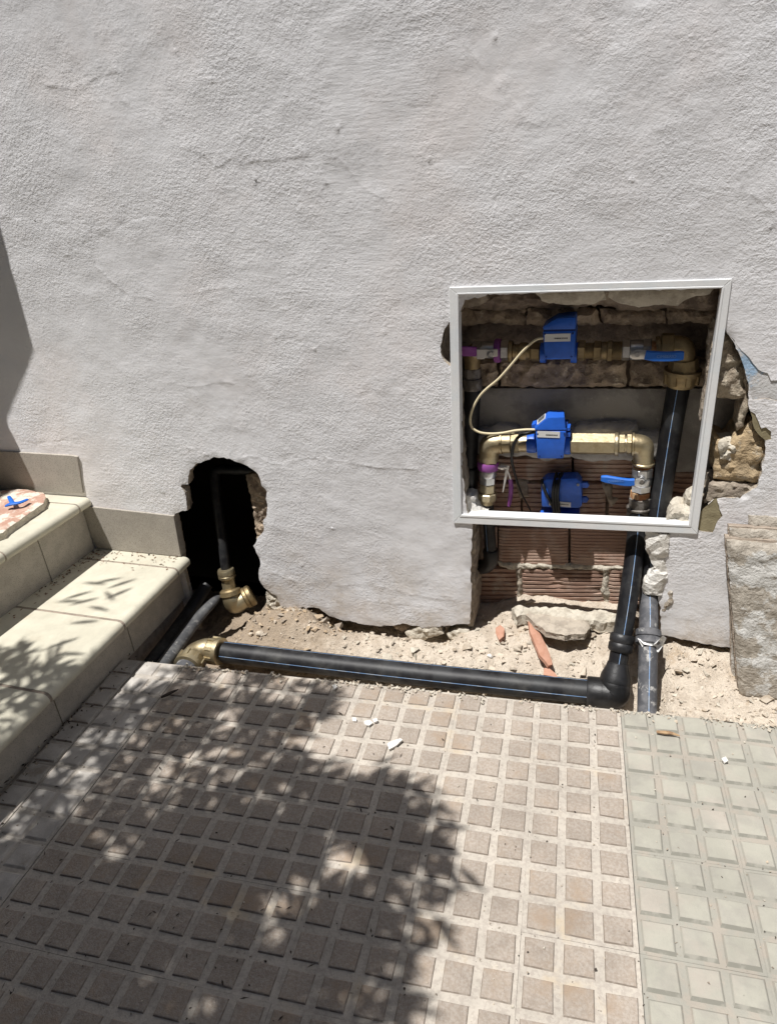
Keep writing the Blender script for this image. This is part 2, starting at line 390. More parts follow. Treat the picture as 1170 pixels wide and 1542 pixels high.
def obj(name, mb, parent=None, smooth=None, bevel=0.0, origin=None):
    og = V(origin) if origin is not None else base_of(mb)
    o = bpy.data.objects.new(name, mesh_of(mb, og, smooth, bevel))
    COL.objects.link(o)
    if parent:
        o.parent = parent; o.location = og - absloc(parent)
    else: o.location = og
    return o

def thing(name, loc, label, cat, group=None):
    o = bpy.data.objects.new(name, None); COL.objects.link(o)
    o.empty_display_size = 0.05
    o.location = loc
    return tag(o, label, cat, group)

def inpoly(P, poly):
    """vectorised even-odd test; P: n x 2 array"""
    P = np.asarray(P); x, y = P[:, 0], P[:, 1]; r = np.zeros(len(P), bool)
    n = len(poly)
    for i in range(n):
        x1, y1 = poly[i]; x2, y2 = poly[(i + 1) % n]
        if y1 == y2: continue
        c = ((y1 > y) != (y2 > y)) & (x < (x2 - x1) * (y - y1) / (y2 - y1) + x1)
        r ^= c
    return r

def distpoly(P, poly):
    P = np.asarray(P); d = np.full(len(P), 9.0); n = len(poly)
    for i in range(n):
        a = np.array(poly[i]); c = np.array(poly[(i + 1) % n]); ab = c - a; l = max(ab @ ab, 1e-12)
        t = np.clip(((P - a) @ ab) / l, 0, 1)
        d = np.minimum(d, np.hypot(*(P - (a + t[:, None] * ab)).T))
    return d

def ragged(poly, step, amp, seed=0, closed=True):
    """subdivide an outline and roughen it"""
    r = random.Random(seed); out = []; n = len(poly)
    for i in range(n if closed else n - 1):
        a = V(poly[i]).to_2d(); c = V(poly[(i + 1) % n]).to_2d(); k = max(1, int((c - a).length / step))
        for j in range(k):
            p = a.lerp(c, j / k)
            nx = noise.noise(V((p.x * 60 + seed, p.y * 60, 1.3))); ny = noise.noise(V((p.x * 60, p.y * 60 + seed, 7.7)))
            out.append((p.x + amp * nx + r.uniform(-.3, .3) * amp, p.y + amp * ny + r.uniform(-.3, .3) * amp))
    if not closed: out.append(tuple(poly[-1]))
    return out

def fill(polys, grid, extra=(), bounds=None, margin=0.45):
    """constrained Delaunay over a jittered grid plus outlines: verts, tris (ids of outline verts first)"""
    vs = []; es = []
    for p in polys:
        o = len(vs); vs += [tuple(q) for q in p]
        es += [(o + i, o + (i + 1) % len(p)) for i in range(len(p))]
    nb = len(vs)
    if bounds: x0, z0, x1, z1 = bounds
    else:
        a = np.array(polys[0]); x0, z0 = a.min(0); x1, z1 = a.max(0)
    g = np.array([(x + rnd.uniform(-.2, .2) * grid, z + rnd.uniform(-.2, .2) * grid)
                  for x in np.arange(x0 + grid / 2, x1, grid) for z in np.arange(z0 + grid / 2, z1, grid)])
    if len(g):
        keep = np.ones(len(g), bool)
        for p in polys: keep &= distpoly(g, p) > margin * grid
        if not bounds: keep &= inpoly(g, polys[0])
        vs += [tuple(q) for q in g[keep]]
    vs += list(extra)
    r = geometry.delaunay_2d_cdt([V(q) for q in vs], es, [], 0, 1e-6)
    return [tuple(q) for q in r[0]], [tuple(f) for f in r[2]]

def fbm(x, y, z=0.0, oc=4):
    return noise.fractal(V((x, y, z)), 0.9, 2.0, oc)

def chunk(mb, poly, frame, thick, mk, mk_side=None, amp=0.004, grid=0.012, rnd_r=0.012, rnd_d=0.006, sc=30.0, rag=0.003, seed=0, step=0.008):
    """a rough solid: outline poly (u, v) in frame (origin, U, Vv, W); front bulges along W, thick back along -W"""
    og, U, Vv, W = [V(k) for k in frame]
    poly = ragged(poly, step, rag, seed) if rag else [tuple(p) for p in poly]
    vs, tr = fill([poly], grid)
    cen = np.array([np.mean([vs[i] for i in t], axis=0) for t in tr])
    ins = inpoly(cen, poly); A = np.array(vs); ds = distpoly(A, poly)
    out = []
    for (a, b_), d in zip(vs, ds):
        h = amp * fbm(a * sc + seed * 3.1, b_ * sc, seed)
        k = max(0.0, 1 - d / rnd_r) if rnd_r else 0
        out.append(og + U * a + Vv * b_ + W * (h - rnd_d * k * k))
    nrm = (U.cross(Vv)).dot(W) > 0
    tris = [t if nrm else t[::-1] for t, k in zip(tr, ins) if k]
    # orientation as the triangulation gives it is CCW in (u, v)
    mb.add(out, tris, mk)
    cnt = {}
    for t in tris:
        for i in range(3):
            e = (t[i], t[(i + 1) % 3]); cnt[e] = 1
    bd = [e for e in cnt if (e[1], e[0]) not in cnt]
    sv = []; sf = []; NRg = 4
    def down(i, k):
        a, b_ = vs[i]; t = k / (NRg - 1)
        p = out[i] - W * (thick * t)
        if 0 < k < NRg - 1:
            w = noise.noise_vector(p * 70 + V((seed, k, 0))) * min(0.008, thick * .22)
            cdir = (U * (cxm - a) + Vv * (czm - b_)).normalized()
            p = p + w + cdir * (0.12 * thick * (t if rnd_d < .02 else .3))
        elif k == NRg - 1: p = out[i] - W * thick
        return p
    cxm = float(np.mean([q[0] for q in poly])); czm = float(np.mean([q[1] for q in poly]))
    for (i, j) in bd:
        o = len(sv)
        for k in range(NRg): sv += [down(i, k), down(j, k)]
        for k in range(NRg - 1): sf.append((o + 2 * k + 1, o + 2 * k, o + 2 * k + 2, o + 2 * k + 3))
    mb.add(sv, sf, mk_side or mk)
    # back
    mb.add([og + U * a + Vv * b_ - W * (thick + rnd_d) for a, b_ in vs], [t[::-1] for t in tris], mk_side or mk)

WALLF = ((0, 0, 0), (1, 0, 0), (0, 0, 1), (0, -1, 0))
def wallframe(d): return ((0, -d, 0), (1, 0, 0), (0, 0, 1), (0, -1, 0))

# ================================================================== THE HOUSE WALL
wall = thing('house_wall', (0, 0, 0), 'rough white stuccoed house wall broken open around the pipes', 'wall')

hole_left = [(-1.3676,0.1246), (-1.3543,0.2991), (-1.3449,0.3070), (-1.2995,0.3222), (-1.2890,0.3855), (-1.3039,0.4028), (-1.2968,0.4124), (-1.2756,0.4114), (-1.2593,0.4592), (-1.2300,0.4848), (-1.1782,0.5003), (-1.1603,0.5097), (-1.1113,0.5078), (-1.0851,0.4942), (-1.0457,0.4813), (-1.0231,0.4612), (-1.0164,0.4249), (-1.0047,0.4039), (-1.0109,0.3815), (-1.0111,0.3548), (-1.0185,0.3249), (-1.0363,0.3007), (-1.0398,0.2681), (-1.0675,0.2422), (-1.0851,0.2096), (-1.0738,0.1818), (-1.0710,0.1455), (-1.0861,0.1141), (-1.0868,0.0839), (-1.0683,0.0531), (-1.0347,0.0265), (-1.0266,-0.0113), (-0.9946,-0.0201), (-0.9473,-0.0035), (-0.8910,0.0013), (-0.8490,-0.0289), (-0.7708,-0.0386), (-0.6933,-0.0404), (-0.6051,-0.0203), (-0.5420,-0.0262), (-0.4748,-0.0091), (-0.4013,0.0110), (-0.3947,0.1943), (-0.3870,0.3531), (-0.4027,0.3886), (-0.4132,0.5216), (-0.4187,0.7718), (-0.4349,0.7902), (-0.4512,0.8035), (-0.4547,0.8381), (-0.4446,0.8767), (-0.4292,0.8924), (-0.4039,0.9170), (-0.3903,0.9443), (-0.3350,0.9550), (-0.0903,0.9569), (0.0475,0.9558), (0.1576,0.9553), (0.1682,0.8916), (0.1792,0.8660), (0.1979,0.8429), (0.2206,0.8007), (0.2410,0.7488), (0.2465,0.7000), (0.2719,0.6537), (0.2938,0.6145), (0.2989,0.5524), (0.2930,0.4979), (0.2558,0.4693), (0.2059,0.4624), (0.1844,0.4321), (0.1715,0.3870), (0.1086,0.3552), (0.1113,0.2933), (0.1213,0.2384), (0.1068,0.1665), (0.1191,0.1041), (0.1195,0.0449), (0.2004,0.0372), (0.2892,0.0289), (0.4263,0.0160)]
hole_left += [(2.6, hole_left[-1][1] - 0.02), (2.6, -0.3), (-1.36, -0.3)]
hole = ragged(hole_left[:-3], 0.008, 0.0040, 3, closed=False) + hole_left[-3:]
olive = ragged([(0.1821,0.3729), (0.1717,0.3851), (0.1844,0.4321), (0.2059,0.4624), (0.2117,0.4628), (0.2210,0.4348), (0.2306,0.4175), (0.2204,0.4039), (0.2141,0.3701)], 0.008, 0.002, 5)
olive_b = ragged([(0.2524,0.6861), (0.2642,0.6786), (0.2811,0.6460), (0.2886,0.6495), (0.3010,0.6388), (0.3039,0.6197), (0.2936,0.6161), (0.2767,0.6299), (0.2625,0.6534)], 0.008, 0.002, 8)
chipped = ragged([(0.1854,0.8588), (0.1975,0.8458), (0.2163,0.8226), (0.2340,0.8080), (0.2424,0.7949), (0.2547,0.7817), (0.2742,0.7729), (0.2831,0.7567), (0.2984,0.7583), (0.3741,0.7473), (0.3811,0.7073), (0.3030,0.7119), (0.2761,0.7159), (0.2541,0.7125), (0.2414,0.7458), (0.2223,0.7978), (0.1998,0.8386)], 0.010, 0.002, 9)

# trowel ridges, cracks and scabs read off the wall: (outline, height)
ridges = [
    ([(-1.4203,1.4845), (-1.3301,1.4670), (-1.2813,1.4839), (-1.2061,1.4921)], 0.0030), ([(-1.1008,1.3307), (-1.0206,1.3014), (-0.9812,1.2727), (-0.9422,1.2868), (-0.9058,1.2727), (-0.8044,1.2760), (-0.7381,1.2681), (-0.7041,1.2103)], 0.0034),
    ([(-1.4850,1.0988), (-1.3755,1.1308), (-1.2484,1.1696), (-1.1766,1.1734)], -0.0022), ([(-1.5035,1.0910), (-1.4411,1.0969), (-1.4088,1.0613), (-1.3327,0.9890), (-1.2479,0.9691)], 0.0028),
    ([(-1.1034,0.9825), (-1.0122,0.9900), (-1.0078,0.9630), (-0.9780,0.9352)], 0.0028), ([(-1.2279,0.7283), (-1.1629,0.7252), (-1.0953,0.7394), (-1.0379,0.7325)], 0.0026),
    ([(-0.6964,1.2716), (-0.6652,1.2597), (-0.6225,1.2047), (-0.5690,1.1735)], 0.0022), ([(0.0980,1.1493), (0.1589,1.1476), (0.2035,1.1267), (0.2310,1.1008)], 0.0030),
    ([(0.0307,1.0652), (0.0498,1.0694)], -0.0024), ([(-0.5722,0.9330), (-0.5490,0.9007)], -0.0020), ([(-1.0839,0.9616), (-1.0722,0.9233)], -0.0022),
    ([(-2.0546,0.5308), (-1.9118,0.5339), (-1.8052,0.5264), (-1.6947,0.5376), (-1.6344,0.5242)], -0.0026), ([(-1.2420,0.5317), (-1.1452,0.5062), (-1.0327,0.5156), (-0.9504,0.4946), (-0.8420,0.5204), (-0.6643,0.5030), (-0.5123,0.5030)], 0.0030),
    ([(-0.1660,1.4314), (-0.1179,1.4575), (-0.0469,1.4673), (-0.0180,1.4698)], 0.0018), ([(-0.0986,1.4394), (-0.0724,1.4098)], -0.0015), ([(0.1120,0.7209), (0.2483,0.7062), (0.3033,0.7104)], -0.0012),
    ([(-1.0466,0.1234), (-0.9017,0.0903), (-0.7013,0.1090), (-0.5357,0.0862), (-0.4150,0.0897)], 0.0022), ([(-0.7066,0.0527), (-0.5791,0.0520), (-0.4359,0.0564)], 0.0020), ([(0.2250,0.4849), (0.2664,0.4962), (0.3031,0.4864), (0.2450,0.4420), (0.2333,0.3958)], 0.0016),
    ([(0.2500,0.6939), (0.2788,0.6976), (0.3063,0.7074)], -0.003), ([(0.0556,1.3148), (0.0616,1.2921)], 0.002), ([(-1.6856,1.2027), (-1.6335,1.1879), (-1.5571,1.1786), (-1.4476,1.1742)], 0.002),
    ([(0.2046,0.4118), (0.2268,0.3767), (0.2474,0.3317)], 0.003), ([(-0.6812,0.7168), (-0.5710,0.7220), (-0.4835,0.7023)], 0.0016), ([(-1.3336,1.4450), (-1.1684,1.4152), (-1.0915,1.3525)], 0.0016),
    ([(-0.3758,1.4445), (-0.2953,1.3553), (-0.2406,1.2908)], 0.0014), ([(-0.8890,0.8668), (-0.8142,0.8557)], 0.0018),
]
dots = [(-1.4041,1.3767), (-1.0450,1.5147), (-1.5701,1.1860), (-0.8970,0.8651), (-1.3698,0.3826), (-0.8924,1.2304), (-0.6811,1.0484), (-0.9610,1.4479), (-0.5944,0.8720), (-0.8893,1.2373), (-0.7894,0.8313), (-0.4630,1.2467), (-0.3149,1.4542), (-0.6655,1.3260), (-0.0343,1.1768), (0.2351,1.0736), (-0.9256,0.1607), (-0.8084,0.2991)]
def relief(x, z):
    h = 0.0040 * fbm(x * 1.9, z * 1.9, 1.0, 3) + 0.0013 * fbm(x * 8, z * 11, 4.0, 3) + 0.0009 * fbm(x * 30, z * 36, 9.0, 3)
    return h
xs0, zs0, xs1, zs1 = -3.4, -0.3, 2.6, 3.3
extra = []; exh = []
for path, h in ridges:
    path = catmull([V((*q, 0)).to_2d() for q in path], 4); h *= 0.30
    for i in range(len(path) - 1):
        a, c = V(path[i]), V(path[i + 1]); n = max(2, int((c - a).length / 0.006)); t = (c - a).normalized(); nn = V((-t.y, t.x))
        for k in range(n):
            p = a.lerp(c, k / n); w = noise.noise(V((p.x * 40, p.y * 40, 3)))
            p = p + nn * w * 0.004; hk = h * (0.55 + 0.6 * noise.noise(V((p.x * 25, p.y * 25, 11))))
            for off, f in ((-0.008, 0.0), (-0.0022, 0.25), (0.0, 1.0), (0.0035, 0.35 if h > 0 else 0.0), (0.011, 0.12 if h > 0 else 0)):
                q = p + nn * off; extra.append((q.x, q.y)); exh.append(hk * f)
for x, z in dots:
    for k in range(9):
        r = 0 if k == 0 else 0.0055; an = k * PI / 4
        extra.append((x + r * math.cos(an), z + r * math.sin(an))); exh.append(0.0022 if k == 0 else 0.0)
border = [(xs0, zs0), (xs0, zs1), (xs1, zs1), (xs1, zs0)]
exd = {(round(a, 5), round(b_, 5)): h for (a, b_), h in zip(extra, exh)}
# a fine field where the picture looks, a coarse one round it
fine = np.array([(x + rnd.uniform(-.25, .25) * .016, z + rnd.uniform(-.25, .25) * .016) for x in np.arange(-2.1, 0.75, .016) for z in np.arange(-0.02, 1.95, .016)])
coarse = np.array([(x, z) for x in np.arange(xs0 + .05, xs1, .1) for z in np.arange(zs0 + .05, zs1, .1) if not (-2.15 < x < 0.8 and -0.05 < z < 2.0)])
kf = ~inpoly(fine, hole) & (distpoly(fine, hole) > .006)
for pl in (olive, olive_b, chipped): kf &= distpoly(fine, pl) > .005
vs = list(border); es = [(i, (i + 1) % 4) for i in range(4)]
for pl in (hole, olive, olive_b, chipped):
    o = len(vs); vs += pl; es += [(o + i, o + (i + 1) % len(pl)) for i in range(len(pl))]
ea = np.array(extra); ke = ~inpoly(ea, hole) & (distpoly(ea, hole) > .003)
vs += [tuple(p) for p in fine[kf]] + [tuple(p) for p in coarse[~inpoly(coarse, hole)]] + [tuple(p) for p in ea[ke]]
res = geometry.delaunay_2d_cdt([V(p) for p in vs], es, [], 0, 1e-6)
wv = [tuple(p) for p in res[0]]; wt = [tuple(f) for f in res[2]]
cen = np.array([np.mean([wv[i] for i in t], axis=0) for t in wt])
cut = inpoly(cen, hole); patchm = inpoly(cen, olive) | inpoly(cen, olive_b) | inpoly(cen, chipped)
wva = np.array(wv)
dh = distpoly(wva, hole)
pos = []
for (x, z), d in zip(wv, dh):
    h = relief(x, z) + exd.get((round(x, 5), round(z, 5)), 0.0)
    if d < 0.02: h -= 0.0035 * (1 - d / 0.02) ** 2 * (0.6 + noise.noise(V((x * 50, z * 50, 0))))
    pos.append((x, -h, z))
tris = [t for t, a, b_ in zip(wt, cut, patchm) if not a and not b_]
mb = MB(); mb.add(pos, tris, 'stucco')
edges = {}
for t in tris:
    for i in range(3): edges[(t[i], t[(i + 1) % 3])] = 1
bd = [e for e in edges if (e[1], e[0]) not in edges]
sv = []; sf = []
for i, j in bd:
    p, q = V(pos[i]), V(pos[j])
    if abs(p.x - xs0) < 1e-4 and abs(q.x - xs0) < 1e-4: pass
    inp = distpoly(np.array([((p.x + q.x) / 2, (p.z + q.z) / 2)]), hole)[0] < 1e-4
    dep = (0.018 if inp else 0.004)
    o = len(sv)
    def back(p_):
        w = noise.noise(V((p_.x * 45, p_.z * 45, 5))) * (0.006 if inp else 0)
        return V((p_.x + w * .5, dep + abs(w) * .5, p_.z + w * .5))
    sv += [p, q, back(q), back(p)]; sf.append((o + 1, o, o + 3, o + 2))
mb.add(sv, sf, 'render_edge')
obj('plaster', mb, wall, smooth=50, origin=(0, 0, 0))

def patch(name, mk, poly, d, sc_, amp):
    m_ = MB(); vv, tt = fill([poly], 0.008)
    c = np.array([np.mean([vv[i] for i in t], axis=0) for t in tt]); k = inpoly(c, poly)
    m_.add([(x, d - relief(x, z) + amp * fbm(x * sc_, z * sc_, 2), z) for x, z in vv], [t for t, i in zip(tt, k) if i], mk)
    return obj(name, m_, wall, smooth=60)
tag(patch('exposed_render', 'olive_render', olive, 0.0028, 60, 0.0006), 'olive brown bare render under flaked paint below the frame corner')
tag(patch('exposed_render', 'olive_render', olive_b, 0.0028, 60, 0.0006), 'small olive bare render patch above the yellow stone')
tag(patch('old_paint', 'underpaint', chipped, 0.0022, 70, 0.0007), 'older white and pale blue paint where the top coat flaked')
# the wall's body behind the plaster: a ring of masonry round the holes, closed off at the back so that the openings are dark
mb = MB()
body = ragged(hole_left[:-3], 0.03, 0.010, 21, closed=False)
def rim(path, d0, d1, mk, grow):
    vs_ = []; fs_ = []; n = len(path)
    for k, d in enumerate((d0, (d0 + d1) / 2, d1)):
        for i, (x, z) in enumerate(path):
            w = noise.noise(V((x * 30, z * 30, d * 40))) * 0.006 + grow[k]
            a = V(path[max(0, i - 1)]); c = V(path[min(n - 1, i + 1)]); t = (c - a).normalized()
            vs_.append((x - t.y * -w * -1, d, z + t.x * -w * -1))
    for k in range(2):
        for i in range(n - 1): fs_.append((k * n + i, k * n + i + 1, (k + 1) * n + i + 1, (k + 1) * n + i))
    mb.add(vs_, fs_, mk)
iL = 0
split = min(range(len(hole)), key=lambda i: abs(hole[i][0] - [(-0.4013,0.0110)][0][0]) + abs(hole[i][1] - [(-0.4013,0.0110)][0][1]))
rim(hole[:split + 1], 0.017, 0.045, 'mortar', (0.0, 0.004, 0.01))
rim(hole[split:-3], 0.017, 0.20, 'mortar', (0.0, 0.004, 0.008))
obj('masonry_reveal', mb, wall, smooth=40, origin=(0, 0, 0))
# cavity shell: back, top, sides and the far side of the wall
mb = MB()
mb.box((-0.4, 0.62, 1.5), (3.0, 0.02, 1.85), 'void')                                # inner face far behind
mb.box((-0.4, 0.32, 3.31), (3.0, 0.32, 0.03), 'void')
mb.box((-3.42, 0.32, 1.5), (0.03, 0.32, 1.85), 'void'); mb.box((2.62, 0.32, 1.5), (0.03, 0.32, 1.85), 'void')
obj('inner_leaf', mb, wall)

# ---- masonry at the back of the meter recess
BACK = -0.178
mb = MB()
chunk(mb, [(-0.5062,0.9604), (0.2404,0.9467), (0.3148,0.7262), (0.3914,0.3743), (0.1524,0.2750), (0.1887,-0.0834), (-0.4825,-0.1844), (-0.4689,0.2217), (-0.5275,0.7212)], wallframe(BACK), 0.05, 'mortar_dark', amp=0.010, grid=0.016, sc=22, rag=0.004, seed=2)
obj('mortar_bed', mb, wall, smooth=40)

def piece(name, mk, poly, d, thick=0.06, label=None, mk_side=None, sm=45, **kw):
    m_ = MB(); chunk(m_, poly, wallframe(d), thick, mk, mk_side, **kw)
    o = obj(name, m_, wall, smooth=sm)
    if label: o['label'] = label
    return o
# top: rubble under the lintel, with shreds of plaster
piece('rubble', 'mortar_dark', [(-0.4454,0.9788), (0.1761,0.9726), (0.1807,0.8954), (0.1450,0.8903), (0.0688,0.8976), (-0.0012,0.8901), (-0.0819,0.9036), (-0.1640,0.8992), (-0.2411,0.9038), (-0.3364,0.8994), (-0.4183,0.9073)], -0.075, amp=0.016, grid=0.009, sc=34, rag=0.006, seed=4, rnd_r=0.03, rnd_d=0.03)
piece('plaster_shred', 'mortar_light', [(-0.2395,0.9591), (-0.0845,0.9603), (-0.0727,0.9309), (-0.1069,0.9200), (-0.1661,0.9198), (-0.2161,0.9300)], -0.036, 0.015, amp=0.004, sc=40, seed=5)
piece('plaster_shred', 'mortar_light', [(-0.0659,0.9598), (0.1523,0.9587), (0.1445,0.9367), (0.1078,0.9321), (0.0801,0.9129), (0.0315,0.9168), (-0.0002,0.9117), (-0.0463,0.9215), (-0.0673,0.9367)], -0.034, 0.015, amp=0.004, sc=40, seed=6)
piece('plaster_shred', 'mortar', [(-0.4080,0.9561), (-0.3579,0.9578), (-0.3423,0.9358), (-0.3667,0.9208), (-0.4059,0.9186)], -0.04, 0.02, amp=0.006, sc=40, seed=7)
for k, (poly, dd) in enumerate((([(-0.4542,0.9087), (-0.2639,0.9014), (-0.2667,0.8578), (-0.3463,0.8638), (-0.4563,0.8570)], -0.108), ([(-0.2590,0.9029), (-0.0941,0.8962), (-0.0813,0.8584), (-0.1668,0.8532), (-0.2602,0.8609)], -0.101),
                              ([(-0.0865,0.8960), (0.0577,0.8885), (0.0634,0.8594), (-0.0128,0.8527), (-0.0767,0.8583)], -0.105), ([(0.0631,0.8929), (0.1867,0.8932), (0.1917,0.8545), (0.1181,0.8586), (0.0680,0.8562)], -0.110))):
    piece('stone', 'stone', poly, dd, 0.07, amp=0.012, grid=0.009, sc=38, rag=0.005, seed=30 + k, rnd_r=0.02, rnd_d=0.015)
# rough blocks below the dark pocket behind the upper pipe
for k, poly in enumerate(([(-0.4611,0.7662), (-0.3416,0.7627), (-0.3404,0.6908), (-0.4640,0.6874)], [(-0.3328,0.7644), (-0.1667,0.7662), (-0.0186,0.7629), (-0.0121,0.6950), (-0.1640,0.6895), (-0.3315,0.6891)],
                          [(-0.0079,0.7663), (0.1306,0.7663), (0.1921,0.7679), (0.1980,0.6960), (-0.0042,0.6951)])):
    piece('stone', 'stone', poly, -0.142, 0.05, amp=0.011, grid=0.008, sc=42, rag=0.004, seed=40 + k, rnd_r=0.012, rnd_d=0.010)
piece('concrete_block', 'concrete_dark', [(-0.4698,0.6811), (0.1995,0.6903), (0.2651,0.7044), (0.2905,0.6176), (0.2723,0.5893), (0.1978,0.5798), (0.2113,0.4673), (0.0995,0.4612), (0.0904,0.5580), (-0.4754,0.5371)], -0.150, 0.04, 'smooth grey concrete block across the back of the recess',
      amp=0.0025, grid=0.014, sc=14, rag=0.002, seed=50, rnd_r=0.008, rnd_d=0.004)
piece('mortar_ledge', 'concrete_dark', [(-0.4124,0.5635), (-0.3408,0.5889), (-0.3051,0.5882), (-0.2608,0.5708), (-0.1571,0.5745), (-0.1210,0.5978), (-0.0668,0.6031), (0.0186,0.6039), (0.0267,0.5810), (0.0896,0.5832), (0.0994,0.5132), (0.0300,0.4987), (-0.0277,0.5015), (-0.0858,0.4929), (-0.1374,0.5037), (-0.2066,0.4907), (-0.2601,0.5037), (-0.3142,0.4952), (-0.3599,0.5069), (-0.4140,0.5005)], -0.107, 0.06,
      amp=0.006, grid=0.009, sc=26, rag=0.004, seed=51, rnd_r=0.016, rnd_d=0.022)

# bricks with scored faces, row by row
def brick(poly4, d, ribs, depth, mk='brick', smooth_face=False, jit=0.0):
    """poly4: lower-left, lower-right, upper-right, upper-left in (x, z)"""
    m_ = MB(); a, b_, c, e = [V(p) for p in poly4]
    prof = []
    n = ribs
    for k in range(n):
        t0 = k / n
        prof += [(t0 + 0.10 / n, 0.0), (t0 + 0.22 / n, depth), (t0 + 0.78 / n, depth), (t0 + 0.90 / n, 0.0)]
    prof = [(0, -0.004)] + prof + [(1, -0.004)]
    m = max(3, int((b_ - a).length / 0.016)); vv = []; ff = []
    for i in range(m + 1):
        s = i / m
        lo = a.lerp(b_, s); hi = e.lerp(c, s)
        for t, h in prof:
            p = lo.lerp(hi, t); edge = -0.004 if i in (0, m) else 0
            w = 0.0012 * noise.noise(V((p.x * 50, p.y * 120, d * 9))) + jit * noise.noise(V((p.x * 9, p.y * 9, 2)))
            wear = 1.0 if noise.noise(V((p.x * 26, p.y * 20, d * 7 + n))) < 0.36 else 0.25
            vv.append((p.x, -(d + h * wear + w + edge), p.y))
    L = len(prof)
    for i in range(m):
        for k in range(L - 1): ff.append((i * L + k, (i + 1) * L + k, (i + 1) * L + k + 1, i * L + k + 1))
    m_.add(vv, ff, mk)
    ring = [i * L for i in range(m + 1)] + [m * L + k for k in range(1, L)] + [i * L + L - 1 for i in range(m - 1, -1, -1)] + [k for k in range(L - 2, 0, -1)]
    o = len(m_.v); s = m_.slot(mk)
    vb = [(m_.v[i][0], -d + 0.05, m_.v[i][2]) for i in ring]; m_.v += vb; N_ = len(ring)
    for i in range(N_):
        j = (i + 1) % N_; m_.f.append((ring[j], ring[i], o + i, o + j)); m_.m.append(s)
    m_.f.append(tuple(o + i for i in range(N_))); m_.m.append(s)
    return obj('brick', m_, wall, smooth=35)
ROWS = [
    ([(-0.4566,0.4077), (-0.1374,0.4242), (-0.1401,0.4916), (-0.4543,0.4769)], 5), ([(-0.1303,0.4246), (0.1184,0.4353), (0.1121,0.4997), (-0.1330,0.4900)], 5), ([(0.1247,0.4046), (0.2265,0.4073), (0.2191,0.4677), (0.1186,0.4660)], 4),
    ([(-0.4411,0.2641), (-0.2768,0.2753), (-0.2778,0.4098), (-0.4371,0.4024)], 9), ([(-0.2691,0.2759), (-0.0397,0.2905), (-0.0475,0.4215), (-0.2703,0.4102)], 9), ([(-0.0309,0.2913), (0.1246,0.3021), (0.1124,0.4292), (-0.0389,0.4220)], 9),
    ([(0.1278,0.3391), (0.2294,0.3429), (0.2222,0.4032), (0.1220,0.3985)], 4),
]
for p4, n in ROWS: brick([p4[0], p4[1], p4[2], p4[3]], -0.152, n, 0.0035)
for p4, n, dp in (([(-0.4451,0.1264), (-0.3461,0.1344), (-0.3451,0.2608), (-0.4413,0.2550)], 12, .0012), ([(-0.3400,0.1350), (-0.1363,0.1517), (-0.1409,0.2757), (-0.3392,0.2613)], 12, .0014), ([(-0.1287,0.1525), (0.1264,0.1750), (0.1153,0.2930), (-0.1335,0.2763)], 12, .0016)):
    brick(p4, -0.149, n, dp, jit=0.001)
for p4, n in (([(-0.4602,-0.0238), (-0.2810,-0.0008), (-0.2817,0.1270), (-0.4560,0.1108)], 8), ([(-0.2728,0.0003), (-0.0280,0.0293), (-0.0349,0.1466), (-0.2738,0.1255)], 9), ([(-0.0186,0.0305), (0.1382,0.0483), (0.1274,0.1642), (-0.0258,0.1499)], 9)):
    brick(p4, -0.151, n, 0.0050)
# mortar squeezed out of the joints
for k, poly in enumerate(([(-0.3454,0.1439), (-0.2616,0.1479), (-0.1457,0.1577), (-0.0431,0.1639), (0.0348,0.1677), (0.0360,0.1523), (-0.0290,0.1429), (-0.1260,0.1392), (-0.2416,0.1291), (-0.3011,0.1156), (-0.3374,0.1282)], [(-0.0425,0.1528), (-0.0224,0.1549), (-0.0117,0.0435), (-0.0238,0.0254), (-0.0402,0.0798), (-0.0349,0.1173)],
                          [(-0.2892,0.1310), (-0.2693,0.1354), (-0.2663,0.0112), (-0.2825,0.0017)], [(-0.0581,0.4267), (-0.0288,0.4284), (-0.0278,0.3845), (-0.0117,0.3775), (-0.0256,0.3500), (-0.0431,0.3794)], [(-0.2923,0.4211), (-0.2550,0.4191), (-0.2526,0.3694), (-0.2788,0.3592)])):
    piece('mortar_joint', 'mortar_light' if k < 2 else 'mortar', poly, -0.144, 0.02, amp=0.006, grid=0.006, sc=50, rag=0.003, seed=60 + k, rnd_r=0.008, rnd_d=0.006)

# stones and mortar laid bare right of the frame
piece('stone', 'stone_yellow', [(0.1901,0.6156), (0.2169,0.5950), (0.2356,0.6255), (0.2528,0.6423), (0.2611,0.6619), (0.2815,0.6351), (0.3020,0.5983), (0.3056,0.5366), (0.2994,0.5019), (0.2335,0.4998), (0.2002,0.5084)], -0.010, 0.10, 'yellow sandstone block laid bare right of the frame',
      amp=0.011, grid=0.006, sc=26, rag=0.004, seed=70, rnd_r=0.02, rnd_d=0.012)
piece('stone', 'mortar_light', [(0.1976,0.6047), (0.2310,0.6093), (0.2396,0.5865), (0.2286,0.5624), (0.2054,0.5648)], -0.004, 0.06, 'white crusty mortar lump on the yellow stone', amp=0.010, grid=0.006, sc=60, seed=71)
piece('stone', 'mortar', [(0.1902,0.4982), (0.2390,0.5046), (0.3007,0.5030), (0.2955,0.4801), (0.2599,0.4565), (0.2074,0.4529), (0.1876,0.4443)], -0.006, 0.08, amp=0.008, grid=0.007, sc=60, seed=72)
